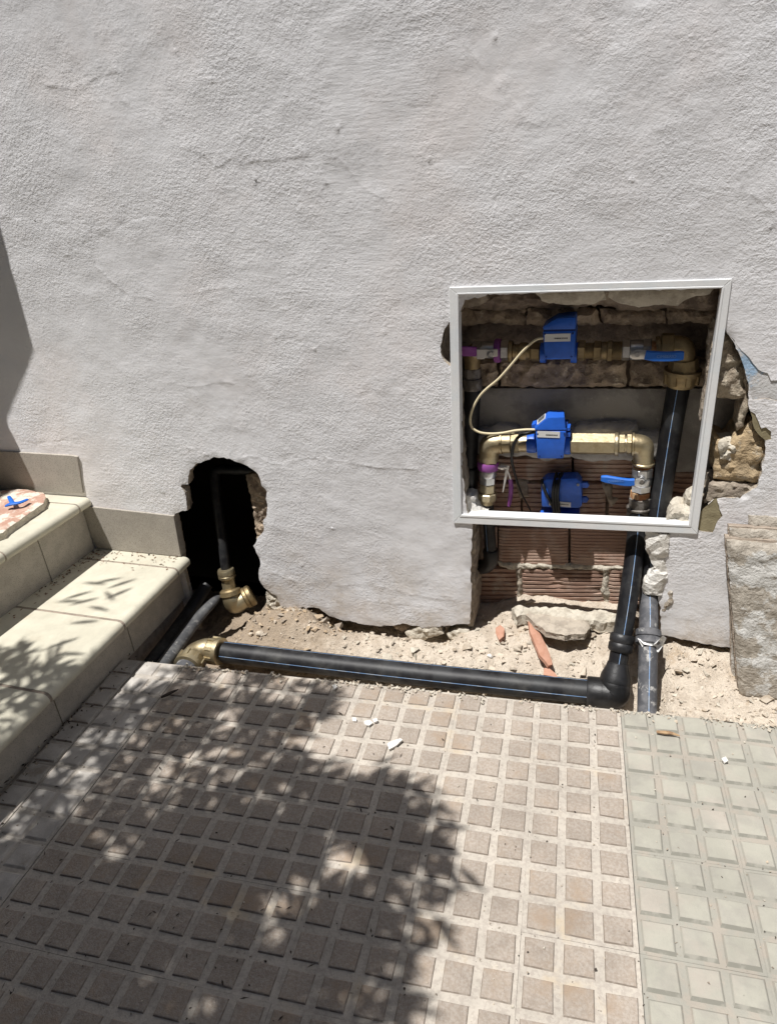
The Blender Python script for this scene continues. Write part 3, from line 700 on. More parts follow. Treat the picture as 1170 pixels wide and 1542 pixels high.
piece('stone', 'stone_pale', [(0.1596,0.8814), (0.1916,0.8517), (0.2154,0.8145), (0.2309,0.7799), (0.2475,0.7386), (0.2457,0.7121), (0.2165,0.7021), (0.1737,0.7077), (0.1580,0.7920)], -0.016, 0.10, 'crumbling grey brown stone beside the upper right of the frame', amp=0.012, grid=0.006, sc=30, seed=73, rnd_r=0.02, rnd_d=0.012)
piece('stone', 'stone_pale', [(0.2264,0.7874), (0.2465,0.7392), (0.2521,0.6897), (0.2459,0.6450), (0.2338,0.6316), (0.2333,0.6767), (0.2386,0.7082), (0.2353,0.7422)], -0.012, 0.08, amp=0.008, grid=0.006, sc=40, seed=74)
# white lumps in the corners of the recess
piece('plaster_lump', 'plaster_lump', [(-0.4246,0.3604), (-0.4229,0.4137), (-0.4005,0.4232), (-0.3861,0.4162), (-0.3795,0.3844), (-0.3651,0.3692), (-0.3451,0.3605)], -0.020, 0.05, amp=0.008, grid=0.006, sc=44, seed=80)
piece('plaster_lump', 'mortar_light', [(0.1019,0.3806), (0.1113,0.4133), (0.1315,0.4259), (0.1440,0.4231), (0.1506,0.4474), (0.1700,0.4614), (0.1738,0.3733)], -0.018, 0.06, amp=0.012, grid=0.006, sc=50, seed=81)
piece('plaster_lump', 'mortar', [(0.1528,0.8535), (0.1733,0.8605), (0.1736,0.7491), (0.1663,0.6461), (0.1550,0.6458), (0.1571,0.7489)], -0.036, 0.03, amp=0.005, grid=0.007, sc=50, seed=82)
piece('plaster_lump', 'plaster_lump', [(0.0595,0.3592), (0.1165,0.3564), (0.1185,0.2865), (0.1222,0.2307), (0.0987,0.2403), (0.0818,0.2668), (0.0640,0.3049)], 0.001, 0.05, 'grey white plaster smear over the top of the dusty pipe', sm=None,
      amp=0.007, grid=0.013, sc=20, rag=0.003, seed=83, rnd_r=0.006, rnd_d=0.004)
piece('plaster_lump', 'plaster_lump', [(0.0873,0.2593), (0.1227,0.2429), (0.1197,0.2058), (0.1161,0.1742), (0.0718,0.1709), (0.0619,0.1907), (0.0735,0.2293)], 0.007, 0.05, 'white crumbled plaster knob above the bare part of the dusty pipe', sm=None,
      amp=0.008, grid=0.011, sc=26, rag=0.003, seed=84, rnd_r=0.008, rnd_d=0.006)
piece('plaster_lump', 'render_edge', [(0.1204,0.1786), (0.1379,0.1994), (0.1488,0.1550), (0.1322,0.1231), (0.1171,0.1082)], 0.001, 0.03, amp=0.006, grid=0.006, sc=50, seed=84)
# left hole: a broken leaf of brick behind its right edge, and rubble at its foot
piece('broken_brick', 'stone', [(-1.0974,0.4307), (-1.0002,0.4449), (-1.0204,0.2430), (-1.1020,0.2069), (-1.1008,0.2648), (-1.0951,0.3334), (-1.1013,0.3743)], -0.050, 0.09, 'broken brown edge of masonry inside the left hole', amp=0.010, grid=0.007, sc=50, rag=0.004, seed=90)
piece('rubble', 'mortar_light', [(-1.0719,0.0577), (-1.0347,0.0238), (-1.0245,-0.0164), (-1.0025,-0.0741), (-1.0208,-0.0982), (-1.0575,-0.0551), (-1.0823,-0.0292)], -0.004, 0.10, 'pale broken mortar under the wall beside the left hole', amp=0.012, grid=0.006, sc=60, rag=0.004, seed=91)
piece('rubble', 'render_edge', [(-1.0863,-0.0356), (-0.4304,-0.0135), (-0.4238,-0.1527), (-0.7511,-0.2056), (-1.0679,-0.1991)], -0.075, 0.05, amp=0.014, grid=0.012, sc=30, seed=92)
piece('brick_edge', 'mortar', [(-0.3884,0.3410), (-0.3829,0.2524), (-0.3898,0.1177), (-0.3968,-0.0136), (-0.4131,-0.0160), (-0.4022,0.3147)], -0.012, 0.12, amp=0.008, grid=0.010, sc=30, seed=93)
for k, poly in enumerate(([(-0.6121,-0.0591), (-0.5587,-0.0236), (-0.4959,-0.0195), (-0.4845,-0.0426), (-0.5449,-0.0769), (-0.5992,-0.0903)], [(-0.4804,-0.0445), (-0.4383,-0.0161), (-0.4060,-0.0163), (-0.4108,-0.0465), (-0.4609,-0.0741)], [(-0.6594,-0.0533), (-0.6012,-0.0247), (-0.5810,-0.0419), (-0.6306,-0.0746)])):
    piece('rubble', 'mortar_light' if k < 2 else 'stone', poly, -0.002 - 0.02 * (k == 2), 0.07, amp=0.010, grid=0.007, sc=50, seed=94 + k)
# skirting tiles stepping down along the stairs
for poly in ([(-1.6946,0.1489), (-1.3602,0.1493), (-1.3501,0.3001), (-1.7202,0.3114)], [(-2.2202,0.3491), (-1.6828,0.3581), (-1.6621,0.4890), (-1.6844,0.4925), (-2.1520,0.4956)]):
    m_ = MB(); m_.prism([(x, -0.007, z) for x, z in poly], (0, 0.03, 0), 'skirting')
    obj('skirting_tile', m_, wall, bevel=0.0012)

# ================================================================== STAIRS
stairs = thing('staircase', (-1.6, -0.4, 0), 'cream tiled outdoor staircase with rounded nosings against the wall', 'stairs')
def nose1(y): return -1.332 - 0.028 * y
def rise1(y): return -1.388 - 0.030 * y
def nose2(y): return -1.664 + 0.010 * y
def rise2(y): return -1.702 + 0.020 * y
def tread(y0, y1, fb, fn, z, name='tread_tile'):
    m_ = MB(); T = 0.034; R_ = T / 2; prof = []
    for k in range(9):
        an = PI / 2 - PI * k / 8
        prof.append(('n', math.cos(an) * R_ - R_, z - R_ + math.sin(an) * R_))
    prof = [('b', 0, z)] + prof + [('b', 0, z - T)]
    ring = []
    for y in (y0, y1):
        ring.append([((fb(y) if k == 'b' else fn(y)) + dx, y, zz) for k, dx, zz in prof])
    n = len(prof); vs_ = ring[0] + ring[1]
    fs_ = [(i, (i + 1) % n, n + (i + 1) % n, n + i) for i in range(n)] + [tuple(range(n - 1, -1, -1)), tuple(range(n, 2 * n))]
    m_.add(vs_, fs_, 'tread')
    o = obj(name, m_, stairs, smooth=40)
    bm = bmesh.new(); bm.from_mesh(o.data); bmesh.ops.recalc_face_normals(bm, faces=bm.faces); bm.to_mesh(o.data); bm.free()
    return o
Z1, Z2 = 0.147, 0.343
J = 0.006
for a, c in ((-1.42, -1.005), (-0.995, -0.672), (-0.663, -0.367), (-0.358, -0.078), (-0.070, -0.002)):
    tread(a, c, lambda y: rise2(y) - 0.02, nose1, Z1)
for a, c in ((-1.42, -1.0), (-0.994, -0.682), (-0.676, -0.371), (-0.365, -0.060), (-0.054, -0.004)):
    tread(a, c, lambda y: -2.02, nose2, Z2)
for a, c in ((-1.42, -0.7), (-0.694, -0.2), (-0.194, -0.004)):
    tread(a, c, lambda y: -2.5, lambda y: -1.995, 0.52)
def riser(y0, y1, f, z0, z1):
    m_ = MB(); m_.prism([(f(y0), y0, z0), (f(y1), y1, z0), (f(y1), y1, z1), (f(y0), y0, z1)], (-0.012, 0, 0), 'riser')
    return obj('riser_tile', m_, stairs, bevel=0.001)
for a, c in ((-1.42, -0.96), (-0.957, -0.62), (-0.617, -0.30), (-0.297, -0.002)): riser(a, c, rise1, -0.02, Z1 - 0.034)
for a, c in ((-1.42, -0.90), (-0.897, -0.515), (-0.512, -0.215), (-0.212, -0.010)): riser(a, c, rise2, Z1 - 0.0, Z2 - 0.034)
for a, c in ((-1.42, -0.6), (-0.597, -0.010)): riser(a, c, lambda y: -2.04, Z2, 0.486)
m_ = MB()
for f, z0, z1, xb in ((rise1, -0.10, Z1 - 0.036, -2.5), (rise2, 0.0, Z2 - 0.036, -2.5), (lambda y: -2.04, 0.0, 0.484, -2.5)):
    y0, y1 = -1.42, -0.003
    m_.prism([(f(y0) - .0125, y0, z0), (f(y1) - .0125, y1, z0), (f(y1) - .0125, y1, z1), (f(y0) - .0125, y0, z1)], (xb + 1.4, 0, 0), 'grout')
# grout in the tread joints, just below the tile faces
for fn, fb, z, js in ((nose1, lambda y: rise2(y), Z1, (-1.0, -0.6675, -0.3625, -0.074)), (nose2, lambda y: -2.03, Z2, (-0.997, -0.679, -0.368, -0.057))):
    T = 0.031
    for y in js:
        pr_ = [(fb(y), z - .0016)] + [(fn(y) - .017 + math.cos(PI / 2 - PI * k / 8) * .0156, z - .017 + math.sin(PI / 2 - PI * k / 8) * .0156) for k in range(9)] + [(fb(y), z - T)]
        m_.prism([(x, y - .0062, zz) for x, zz in pr_], (0, .0124, 0), 'grout')
obj('stair_core', m_, stairs)

# ================================================================== GROUND
PAVE_O = V((0.0208, -0.3181, 0.0)); PAVE_A = math.atan(0.0655); Pt = 0.0667
Rg = Matrix.Rotation(PAVE_A, 3, 'Z')
def g2w(x, y, z=0.0): return PAVE_O + Rg @ V((x, y, z))       # paving grid (metres) to world
def w2g(p): return Rg.inverted() @ (V(p) - PAVE_O)
mb = MB()
ye = 0.86 * Pt
for (x0, x1, y0, y1) in ((-40, 40, -2.3, ye - 0.004),):
    mb.add([g2w(x0, y0, -0.014), g2w(x1, y0, -0.014), g2w(x1, y1, -0.014), g2w(x0, y1, -0.014)], [(0, 1, 2, 3)], 'street')
    mb.add([g2w(x0, y1, -0.014), g2w(x1, y1, -0.014), g2w(x1, y1, -0.16), g2w(x0, y1, -0.16)], [(3, 2, 1, 0)], 'dirt')
street = obj('pavement_bed', mb, origin=(0, 0, -0.014)); tag(street, kind='structure')
mb = MB(); mb.add([g2w(-60, -60, -0.12), g2w(60, -60, -0.12), g2w(60, -2.3, -0.12), g2w(-60, -2.3, -0.12)], [(0, 1, 2, 3)], 'asphalt')
mb.add([g2w(-60, -2.3, -0.12), g2w(60, -2.3, -0.12), g2w(60, -2.3, -0.014), g2w(-60, -2.3, -0.014)], [(0, 1, 2, 3)], 'street')
o = obj('added_road', mb, origin=(0, -10, -0.12)); tag(o, kind='structure')  # unseen asphalt, added so less light bounces onto the wall

pave = bpy.data.objects.new('pavement', None); COL.objects.link(pave)
pave.location = PAVE_O; pave.rotation_euler = (0, 0, PAVE_A)
tag(pave, kind='structure')
def tile_mesh(nx, ny, pw, ph, gap_l, gap_r, gap_b, gap_t, h, inset, mk_pad, mk_gr, mk_side, seed, front=0.0, sides=(0, 1, 2, 3)):
    """a tile nx x ny pads at the grid pitch; origin at its lower left; front: extra width of the worn front slope"""
    r = random.Random(seed); m_ = MB()
    W_ = nx * Pt; H_ = ny * Pt
    W0, H0 = W_ - 0.0003, H_ - 0.0003
    m_.box((W_ / 2, H_ / 2, -0.0175), (W0 / 2, H0 / 2, 0.0125), mk_gr)
    for i in range(nx):
        for j in range(ny):
            x0 = i * Pt + gap_l; x1 = (i + 1) * Pt - gap_r; y0 = j * Pt + gap_b; y1 = (j + 1) * Pt - gap_t
            q = lambda: r.uniform(-.0011, .0011)
            b4 = [(x0 + q(), y0 + q()), (x1 + q(), y0 + q()), (x1 + q(), y1 + q()), (x0 + q(), y1 + q())]
            t4 = [(b4[0][0] + inset, b4[0][1] + inset + front), (b4[1][0] - inset, b4[1][1] + inset + front), (b4[2][0] - inset, b4[2][1] - inset), (b4[3][0] + inset, b4[3][1] - inset)]
            i2 = inset + 0.0014
            u4 = [(b4[0][0] + i2, b4[0][1] + i2 + front), (b4[1][0] - i2, b4[1][1] + i2 + front), (b4[2][0] - i2, b4[2][1] - i2), (b4[3][0] + i2, b4[3][1] - i2)]
            zt = r.uniform(-.0004, .0004)
            lo = [(x, y, -0.0051) for x, y in b4]; mi = [(x, y, -0.0051 + h * 0.82 + zt) for x, y in t4]; hi = [(x, y, -0.0051 + h + zt) for x, y in u4]
            # one island: sides and top share vertices
            o = len(m_.v); m_.v += lo + mi + hi
            a, bq, c = m_.slot(mk_pad), m_.slot(mk_side), 0
            for k in range(4):
                k2 = (k + 1) % 4
                m_.f.append((o + k, o + k2, o + 4 + k2, o + 4 + k)); m_.m.append(bq if (k in sides) else m_.slot(mk_gr))
                m_.f.append((o + 4 + k, o + 4 + k2, o + 8 + k2, o + 8 + k)); m_.m.append(a)
            m_.f.append((o + 8, o + 9, o + 10, o + 11)); m_.m.append(a)
    return mesh_of(m_)
def place_tile(me, gx, gy, name='paving_tile', tilt=0.0012, dz=0.0003):
    o = bpy.data.objects.new(name, me); COL.objects.link(o); o.parent = pave
    o.location = (gx, gy, rnd.uniform(-dz, dz)); o.rotation_euler = (rnd.uniform(-tilt, tilt), rnd.uniform(-tilt, tilt), rnd.uniform(-.003, .003))
    return o
brown = [tile_mesh(3, 3, 0, 0, .0080, .0080, .0080, .0080, .0036, .0014, 'pad', 'groove', 'pad_side', 100 + k) for k in range(5)]
grey = [tile_mesh(3, 3, 0, 0, .0050, .0062, .0060, .0050, .0042, .0030, 'grey_pad', 'grey_groove', 'grey_side', 200 + k, front=.0035, sides=(0,)) for k in range(4)]
pale = [tile_mesh(2, 3, 0, 0, .0040, .0045, .0050, .0045, .0036, .0028, 'pale_pad', 'pale_groove', 'pad_side', 300 + k, front=.001, sides=()) for k in range(3)]
cutt = [tile_mesh(1, 3, 0, 0, .0040, .0045, .0060, .0050, .0045, .0020, 'pale_pad', 'pale_groove', 'pad_side', 330 + k, front=.001, sides=(0,)) for k in range(2)]
NR = 8
for r_ in range(NR):
    gy = (0.865 - 3 * (r_ + 1)) * Pt
    for c_ in range(6): place_tile(brown[(c_ * 3 + r_ * 2) % 5], (0.135 - 3 * (c_ + 1)) * Pt, gy)
    place_tile(pale[r_ % 3], -19.90 * Pt, gy); place_tile(cutt[r_ % 2], -20.93 * Pt, gy, tilt=0.004)
    for c_ in range(4): place_tile(grey[(c_ + r_) % 4], (0.15 + 3 * c_) * Pt, gy)
# crumbs of mortar and dirt lying along the joints
mb = MB()
def crumb(m_, p, s, mk, r):
    vs_ = [V(p) + V((r.uniform(-1, 1), r.uniform(-1, 1), r.uniform(-.1, .9))) * s for _ in range(7)]
    bm = bmesh.new(); [bm.verts.new(v) for v in vs_]
    bmesh.ops.convex_hull(bm, input=bm.verts); bm.verts.ensure_lookup_table()
    lv = [v for v in bm.verts if v.link_faces]; ix = {v: i for i, v in enumerate(lv)}
    m_.add([v.co for v in lv], [tuple(ix[v] for v in f.verts) for f in bm.faces], mk); bm.free()
rc = random.Random(5)
for k in range(1500):
    gx = rc.uniform(-21, 6) * Pt; gy = rc.uniform(-16, 0.8) * Pt
    if rc.random() < 0.7:
        if rc.random() < .5: gx = round(gx / Pt) * Pt + rc.gauss(0.135 * Pt, .004)
        else: gy = round(gy / Pt) * Pt + rc.gauss(-0.135 * Pt, .004)
        z = -0.004
    else: z = 0.0
    crumb(mb, g2w(gx, gy, z), rc.choice((.0008, .001, .0014, .0018, .0026)), rc.choice(('pebble', 'mortar', 'mortar_light', 'mortar', 'twig')), rc)
for k in range(700):                                              # spilled sand and mortar along the trench edge
    gx = rc.uniform(-18, 6) * Pt; gy = ye - abs(rc.gauss(0, .012)) - .001
    if noise.noise(V((gx * 9, 0, 3))) < -.1: continue
    crumb(mb, g2w(gx, gy, -.001), rc.choice((.0012, .0018, .0026, .004, .006)), rc.choice(('pebble', 'mortar_light', 'dirt', 'mortar_light')), rc)
o = obj('mortar_crumbs', mb); tag(o, 'tiny crumbs of mortar and grit scattered over the paving', 'grit', kind='stuff')

# dirt in the trench, under the wall and on the floor of the holes
def dirt_z(x, y):
    g = w2g((x, y, 0)); d_edge = g.y - ye                       # metres behind the paving edge
    left = max(0.0, min(1.0, (-0.62 - x) / 0.5)); right = max(0.0, min(1.0, (x - 0.06) / 0.12))
    z = -0.035 - 0.03 * left + 0.012 * right
    pipe = math.exp(-((d_edge - 0.095) / 0.06) ** 2) * (1 - right) * (1 if x > -1.45 else 0)
    z -= 0.062 * pipe
    if x > -0.45 and x < 0.2: z += 0.070 * max(0.0, min(1.0, (y + 0.06) / 0.2)) * max(0.35, min(1.0, (x + 0.42) / .16)) * (1 - right * .8)      # rises to the back of the niche
    m = math.exp(-(((x + 0.98) / 0.14) ** 2 + ((y + 0.035) / 0.075) ** 2)); z += 0.060 * m               # mound under the left hole
    und = max(0.0, min(1.0, (x + 0.93) / 0.08)) * max(0.0, min(1.0, (-0.43 - x) / 0.05)) * max(0.0, min(1.0, (y + 0.055) / 0.05))
    z -= 0.050 * und
    m2 = math.exp(-(((x + 0.80) / 0.22) ** 2 + ((y + 0.085) / 0.035) ** 2)); z += 0.012 * m2
    if x < -1.12: z -= 0.09 * min(1.0, (-1.12 - x) / 0.08)
    if d_edge < 0.03 and x > 0.12: z = max(z, -0.018 - 0.2 * max(0, d_edge)) if d_edge > 0 else -0.016
    z += 0.010 * fbm(x * 14, y * 14, 3, 5) + (0.004 + 0.007 * left) * fbm(x * 60, y * 60, 8, 4)
    if x > 0.1: z += 0.032 * min(1.0, (x - 0.1) / .05) * max(0.0, min(1.0, (y + 0.11) / 0.10))
    if 0.0 < x < 0.14: z -= 0.03 * math.exp(-((x - 0.085) / 0.04) ** 2)
    return z
mb = MB()
xs = list(np.arange(-1.62, 0.9, 0.0085)); ysn = 52
vs_ = []
for x in xs:
    for j in range(ysn):
        t = j / (ysn - 1)
        g0 = PAVE_O.y + ye + (x - PAVE_O.x) * 0.0655 + 0.001       # paving edge at this x
        y = g0 + (0.24 - g0) * t
        vs_.append((x, y, min(dirt_z(x, y), -0.004 if t < 0.04 else 9)))
fs_ = [(i * ysn + j, (i + 1) * ysn + j, (i + 1) * ysn + j + 1, i * ysn + j + 1) for i in range(len(xs) - 1) for j in range(ysn - 1)]
mb.add(vs_, fs_, 'dirt')
for x0, x1 in ((0.89, 12.0),):
    mb.add([(x0, -0.5, -0.03), (x1, -0.5, -0.03), (x1, 0.2, -0.03), (x0, 0.2, -0.03)], [(0, 1, 2, 3)], 'dirt')
o = obj('ground', mb, smooth=60, origin=(0, 0, 0)); tag(o, kind='structure')
# pebbles and clods on the dirt
mb = MB(); rp = random.Random(9)
for k in range(3600):
    x = rp.uniform(-1.15, 0.62); g0 = PAVE_O.y + ye + (x - PAVE_O.x) * 0.0655
    y = rp.uniform(g0 + .01, 0.12)
    if -1.0 > x and rp.random() < .3: continue
    s = min(0.018, 0.0017 * math.exp(abs(rp.gauss(0, .85))))
    if -1.1 < x < -0.8 and y > -0.1: s *= 1.6
    crumb(mb, (x, y, dirt_z(x, y)), s, rp.choice(('dirt_brown', 'dirt_brown', 'pebble', 'mortar') if x < -.78 else ('pebble', 'pebble', 'dirt', 'mortar_light')), rp)
o = obj('pebbles', mb); tag(o, 'loose gravel and clods scattered over the sandy trench floor', 'gravel', kind='stuff')

# ================================================================== ADDED OUT OF VIEW: blockers behind the camera and at the left
opp = thing('added_house', (0, -4.6, -0.12), 'added unseen grey house behind the camera that blocks sky light', 'house')  # added to hide part of the sky and deepen the shadows
m_ = MB(); m_.box((0, -5.6, 3.0), (11, 1.0, 3.12), 'facade'); obj('facade_wall', m_, opp)
m_ = MB(); m_.box((0, -5.5, 6.22), (11.2, 1.25, 0.09), 'street'); obj('cornice', m_, opp)
for x in (-7, -3.6, 3.2, 6.8):
    for z in (1.5, 4.4):
        m_ = MB(); m_.box((x, -4.59, z), (.55, .03, .75), 'glass'); w_ = obj('window', m_, opp)
        m_ = MB()
        for dx, dz, hx, hz in ((-.58, 0, .05, .82), (.58, 0, .05, .82), (0, .80, .53, .05), (0, -.80, .53, .05), (0, 0, .02, .75)): m_.box((x + dx, -4.575, z + dz), (hx, .035, hz), 'door')
        obj('frame', m_, w_)
m_ = MB(); m_.box((0.2, -4.59, 1.0), (.5, .03, 1.1), 'door'); obj('door', m_, opp)

shade_roof = thing('added_canopy', (-3.4, -1.1, 0), 'added unseen board roof on posts that shades the top of the stairs', 'blocker')  # added to shade the unseen landing and cut light bounced off it
m_ = MB(); m_.box((-3.54, -1.16, 2.62), (1.16, 1.14, .03), 'door'); obj('roof_board', m_, shade_roof, bevel=.004)
for y in (-2.2, -1.15, -.06):
    m_ = MB(); m_.box((-3.54, y, 2.54), (1.14, .04, .05), 'door'); obj('beam', m_, shade_roof, bevel=.004)
for x in (-4.6, -2.46):
    m_ = MB(); m_.box((x, -2.2, 1.25), (.045, .045, 1.25), 'door'); obj('post', m_, shade_roof, bevel=.004)

# ================================================================== METER CABINET FRAME
frame = thing('cabinet_frame', (-0.1155,-0.0000,0.3553), 'white painted square metal frame fixed round the open meter recess', 'frame')
FO = [(-0.4269,0.9746), (0.1778,0.9739), (0.1789,0.3658), (-0.4396,0.3462)]; FI = [(-0.4051,0.9574), (0.1604,0.9557), (0.1564,0.3910), (-0.4163,0.3749)]
FM = [tuple(V(a).lerp(V(b_), 0.74)) for a, b_ in zip(FO, FI)]
for k in range(4):
    k2 = (k + 1) % 4
    m_ = MB()
    # outer flange, a step lower than the inner bead
    m_.prism([(FO[k][0], -0.003, FO[k][1]), (FO[k2][0], -0.003, FO[k2][1]), (FM[k2][0], -0.003, FM[k2][1]), (FM[k][0], -0.003, FM[k][1])], (0, 0.012, 0), 'frame')
    m_.prism([(FM[k][0], -0.0042, FM[k][1]), (FM[k2][0], -0.0042, FM[k2][1]), (FI[k2][0], -0.0042, FI[k2][1]), (FI[k][0], -0.0042, FI[k][1])], (0, 0.034, 0), 'frame')
    obj('frame_rail', m_, frame, bevel=0.0014)

# ================================================================== PIPES AND FITTINGS
def stripe(path, parent, rad, ang_dir, w=0.0028):
    """a thin coloured line along a pipe, on the side given by ang_dir"""
    m_ = MB(); P_ = [V(p) for p in path]; vv = []; ff = []
    for i, p in enumerate(P_):
        t = (P_[min(i + 1, len(P_) - 1)] - P_[max(0, i - 1)]).normalized()
        n = V(ang_dir); n = (n - t * n.dot(t)).normalized(); s = t.cross(n)
        for k in (-1, 0, 1): vv.append(p + n * (rad + .0003 - (.0001 if k else 0)) + s * w * k * .5)
    for i in range(len(P_) - 1):
        for k in range(2): ff.append((i * 3 + k, i * 3 + k + 1, (i + 1) * 3 + k + 1, (i + 1) * 3 + k))
    m_.add(vv, ff, 'stripe'); return obj('stripe', m_, parent)
def seg_path(a, b_, n=24, sag=0.0):
    a, b_ = V(a), V(b_)
    return [a.lerp(b_, i / n) + V((0, 0, -sag * math.sin(PI * i / n))) for i in range(n + 1)]
def hexnut(m_, p, q, r, mk, ch=0.12, seg=6, phase=0.0):
    m_.lathe(p, q, [(0, r * .88), (ch, r), (1 - ch, r), (1, r * .88)], mk, seg=seg, phase=phase)
def along(a, b_, t): return V(a).lerp(V(b_), t)

# --- the long black pipe lying in the trench
A = V((-1.1274,-0.2059,-0.0520)); B = V((-0.0352,-0.1562,-0.0500))
trench = thing('trench_pipe', (A + B) / 2 - V((0, 0, .037)), 'long thick black plastic pipe lying in the trench along the paving edge', 'pipe')
pth = seg_path(A, B, 40, 0.004)
m_ = MB(); m_.tube(pth, 0.0325, 'pe', seg=32); obj('pipe', m_, trench, smooth=60)
stripe(pth, trench, 0.0325, (0, 0.30, 0.95), .0018); stripe(pth, trench, 0.0325, (0, -0.95, 0.26), .0018)
# --- brass elbow at its left end
E0 = V((-1.2176,-0.2045,-0.0520)); EL = V((-1.2116,-0.2773,-0.0580))
elb = thing('brass_elbow', E0 - V((0, 0, .045)), 'large brass compression elbow at the left end of the trench pipe', 'pipe elbow')
dx = (A - E0).normalized(); dl = (EL - E0).normalized()
bend = [E0 + dl * 0.055, E0 + dl * 0.030, E0 + (dl + dx) * 0.012, E0 + dx * 0.030, E0 + dx * 0.055]
m_ = MB(); m_.tube(bend, 0.0345, 'brass', seg=28, smooth_n=6); obj('elbow_body', m_, elb, smooth=50)
for d_, l0 in ((dx, 0.040), (dl, 0.042)):
    m_ = MB(); m_.lathe(E0 + d_ * l0, E0 + d_ * (l0 + 0.042), [(0, .036), (.1, .039), (.55, .039), (.62, .0425), (.95, .0425), (1, .038)], 'brass', seg=32)
    ax = d_; u0 = ax.orthogonal().normalized(); w0 = ax.cross(u0)
    for k in range(8):   # grip lugs round the nut
        an = 2 * PI * k / 8; r_ = u0 * math.cos(an) + w0 * math.sin(an); tt = ax.cross(r_)
        R_ = Matrix((tt, r_, ax)).transposed()
        m_.box(E0 + d_ * (l0 + 0.015) + r_ * 0.040, (.0045, .0030, .013), 'brass', R_)
    obj('compression_nut', m_, elb, smooth=35, bevel=0.0)
stub = thing('pipe_stub', E0 + dl * 0.09 - V((0, 0, .037)), 'short dusty black pipe end running from the brass elbow under the paving', 'pipe')
m_ = MB(); m_.tube(seg_path(E0 + dl * 0.05, E0 + dl * 0.24, 6), 0.0325, 'pe_dusty', seg=28); obj('pipe', m_, stub, smooth=60)

# --- black elbow at its right end
X0 = V((0.0085,-0.1545,-0.0500))
pel = thing('plastic_elbow', X0 - V((0, 0, .05)), 'black moulded plastic elbow at the right end of the trench pipe', 'pipe elbow')
dl = (pth[-1] - pth[-3]).normalized() * -1
UP1 = V((0.0211,-0.0850,0.0692)); du = (UP1 - X0).normalized()
m_ = MB(); m_.tube([X0 + dl * .052, X0 + dl * .025, X0 + (dl + du) * .004 - dl * .004, X0 + du * .028, X0 + du * .05], [.0405, .0405, .042, .040, .034], 'pe_fitting', seg=28, smooth_n=6); obj('elbow_body', m_, pel, smooth=50)
m_ = MB(); m_.lathe(X0 + dl * .066, X0 + dl * .028, [(0, .040), (.08, .0425), (1, .0425)], 'pe_fitting', seg=32); obj('socket', m_, pel, smooth=40)
m_ = MB(); m_.lathe(X0 + du * .035, X0 + du * .085, [(0, .0395), (.3, .038), (.75, .029), (1, .0265)], 'pe_fitting', seg=28); obj('reducer', m_, pel, smooth=50)

# --- black riser from that elbow up behind the frame
r0 = X0 + du * .07; r1 = V((0.0316,-0.0220,0.1716)); r2 = V((0.0404,0.0600,0.2984)); r3 = V((0.0410,0.0860,0.3786))
ris = thing('riser_pipe', r0, 'black pipe with blue line rising from the trench elbow to the chrome valve', 'pipe')
pr = catmull([r0, r1, r2, r3], 10)
m_ = MB(); m_.tube(pr, 0.0245, 'pe', seg=24); obj('pipe', m_, ris, smooth=60)
stripe(pr, ris, 0.0245, (0.05, -1, 0.2), 0.0015)
c0 = UP1; cd = (r1 - r0).normalized()
m_ = MB(); m_.lathe(c0 - cd * .024, c0 + cd * .024, [(0, .0275), (.1, .0315), (.42, .0315), (.5, .029), (.58, .0315), (.9, .0315), (1, .0275)], 'pe_fitting', seg=28); obj('coupling', m_, ris, smooth=40)

# --- dusty service pipe beside it, up to the brass compression fitting
s0 = V((0.0926,-0.2216,-0.0450)); s3 = V((0.0830,0.0350,0.1831)); s1 = s0.lerp(s3, .4); s2 = s0.lerp(s3, .7); s4 = V((0.0899,0.0800,0.3618)); s5 = V((0.0992,0.1000,0.5773)); s6 = V((0.1070,0.1060,0.7157))
srv = thing('service_pipe', s0, 'dusty black pipe with blue line from the paving up to the brass fitting', 'pipe')
ps = catmull([s0 + V((0.004, -.06, -.006)), s0, s1, s2, s3, s4], 8)
m_ = MB(); m_.tube(ps[:-6], 0.0240, 'pe_dusty', seg=24); obj('lower_pipe', m_, srv, smooth=60)
pu = catmull([s3, s4, s5, s6], 10)
m_ = MB(); m_.tube(pu, 0.0265, 'pe', seg=24); obj('upper_pipe', m_, srv, smooth=60)
stripe(pu, srv, 0.0265, (-0.15, -1, 0.1), 0.0015); stripe(ps[2:-8], srv, 0.0240, (0.1, -0.8, 0.7), 0.0017)
cc = s0.lerp(s3, .585); cd = (s2 - s1).normalized()
m_ = MB(); m_.lathe(cc - cd * .022, cc + cd * .02, [(0, .027), (.1, .032), (.45, .032), (.5, .029), (.55, .032), (.9, .032), (1, .027)], 'pe_dusty', seg=28); obj('coupling', m_, srv, smooth=40)
# crumpled white sheet caught round the coupling
def crumple(name, pts3, mk, label, cat, seed, th=0.0012):
    P_ = [V(p) for p in pts3]; c = sum(P_, V()) / len(P_); m_ = MB(); n = len(P_); vv = [c + V((0, -.012, .006))]; ff = []
    rings = 4
    for r_ in range(1, rings + 1):
        for i, p in enumerate(P_):
            q = c.lerp(p, r_ / rings); w = noise.noise_vector(q * 55 + V((seed, 0, 0))) * 0.010 * (0.4 + .6 * r_ / rings)
            vv.append(q + V((w.x * .5, w.y - .004, w.z * .5)))
    for i in range(n): ff.append((0, 1 + i, 1 + (i + 1) % n))
    for r_ in range(rings - 1):
        for i in range(n):
            a = 1 + r_ * n + i; b_ = 1 + r_ * n + (i + 1) % n
            ff.append((a, a + n, b_ + n, b_))
    m_.add(vv, ff, mk); m_.add([p + V((0, th, 0)) for p in vv], [f[::-1] for f in ff], mk)
    o = obj(name, m_, smooth=25); tag(o, label, cat); return o
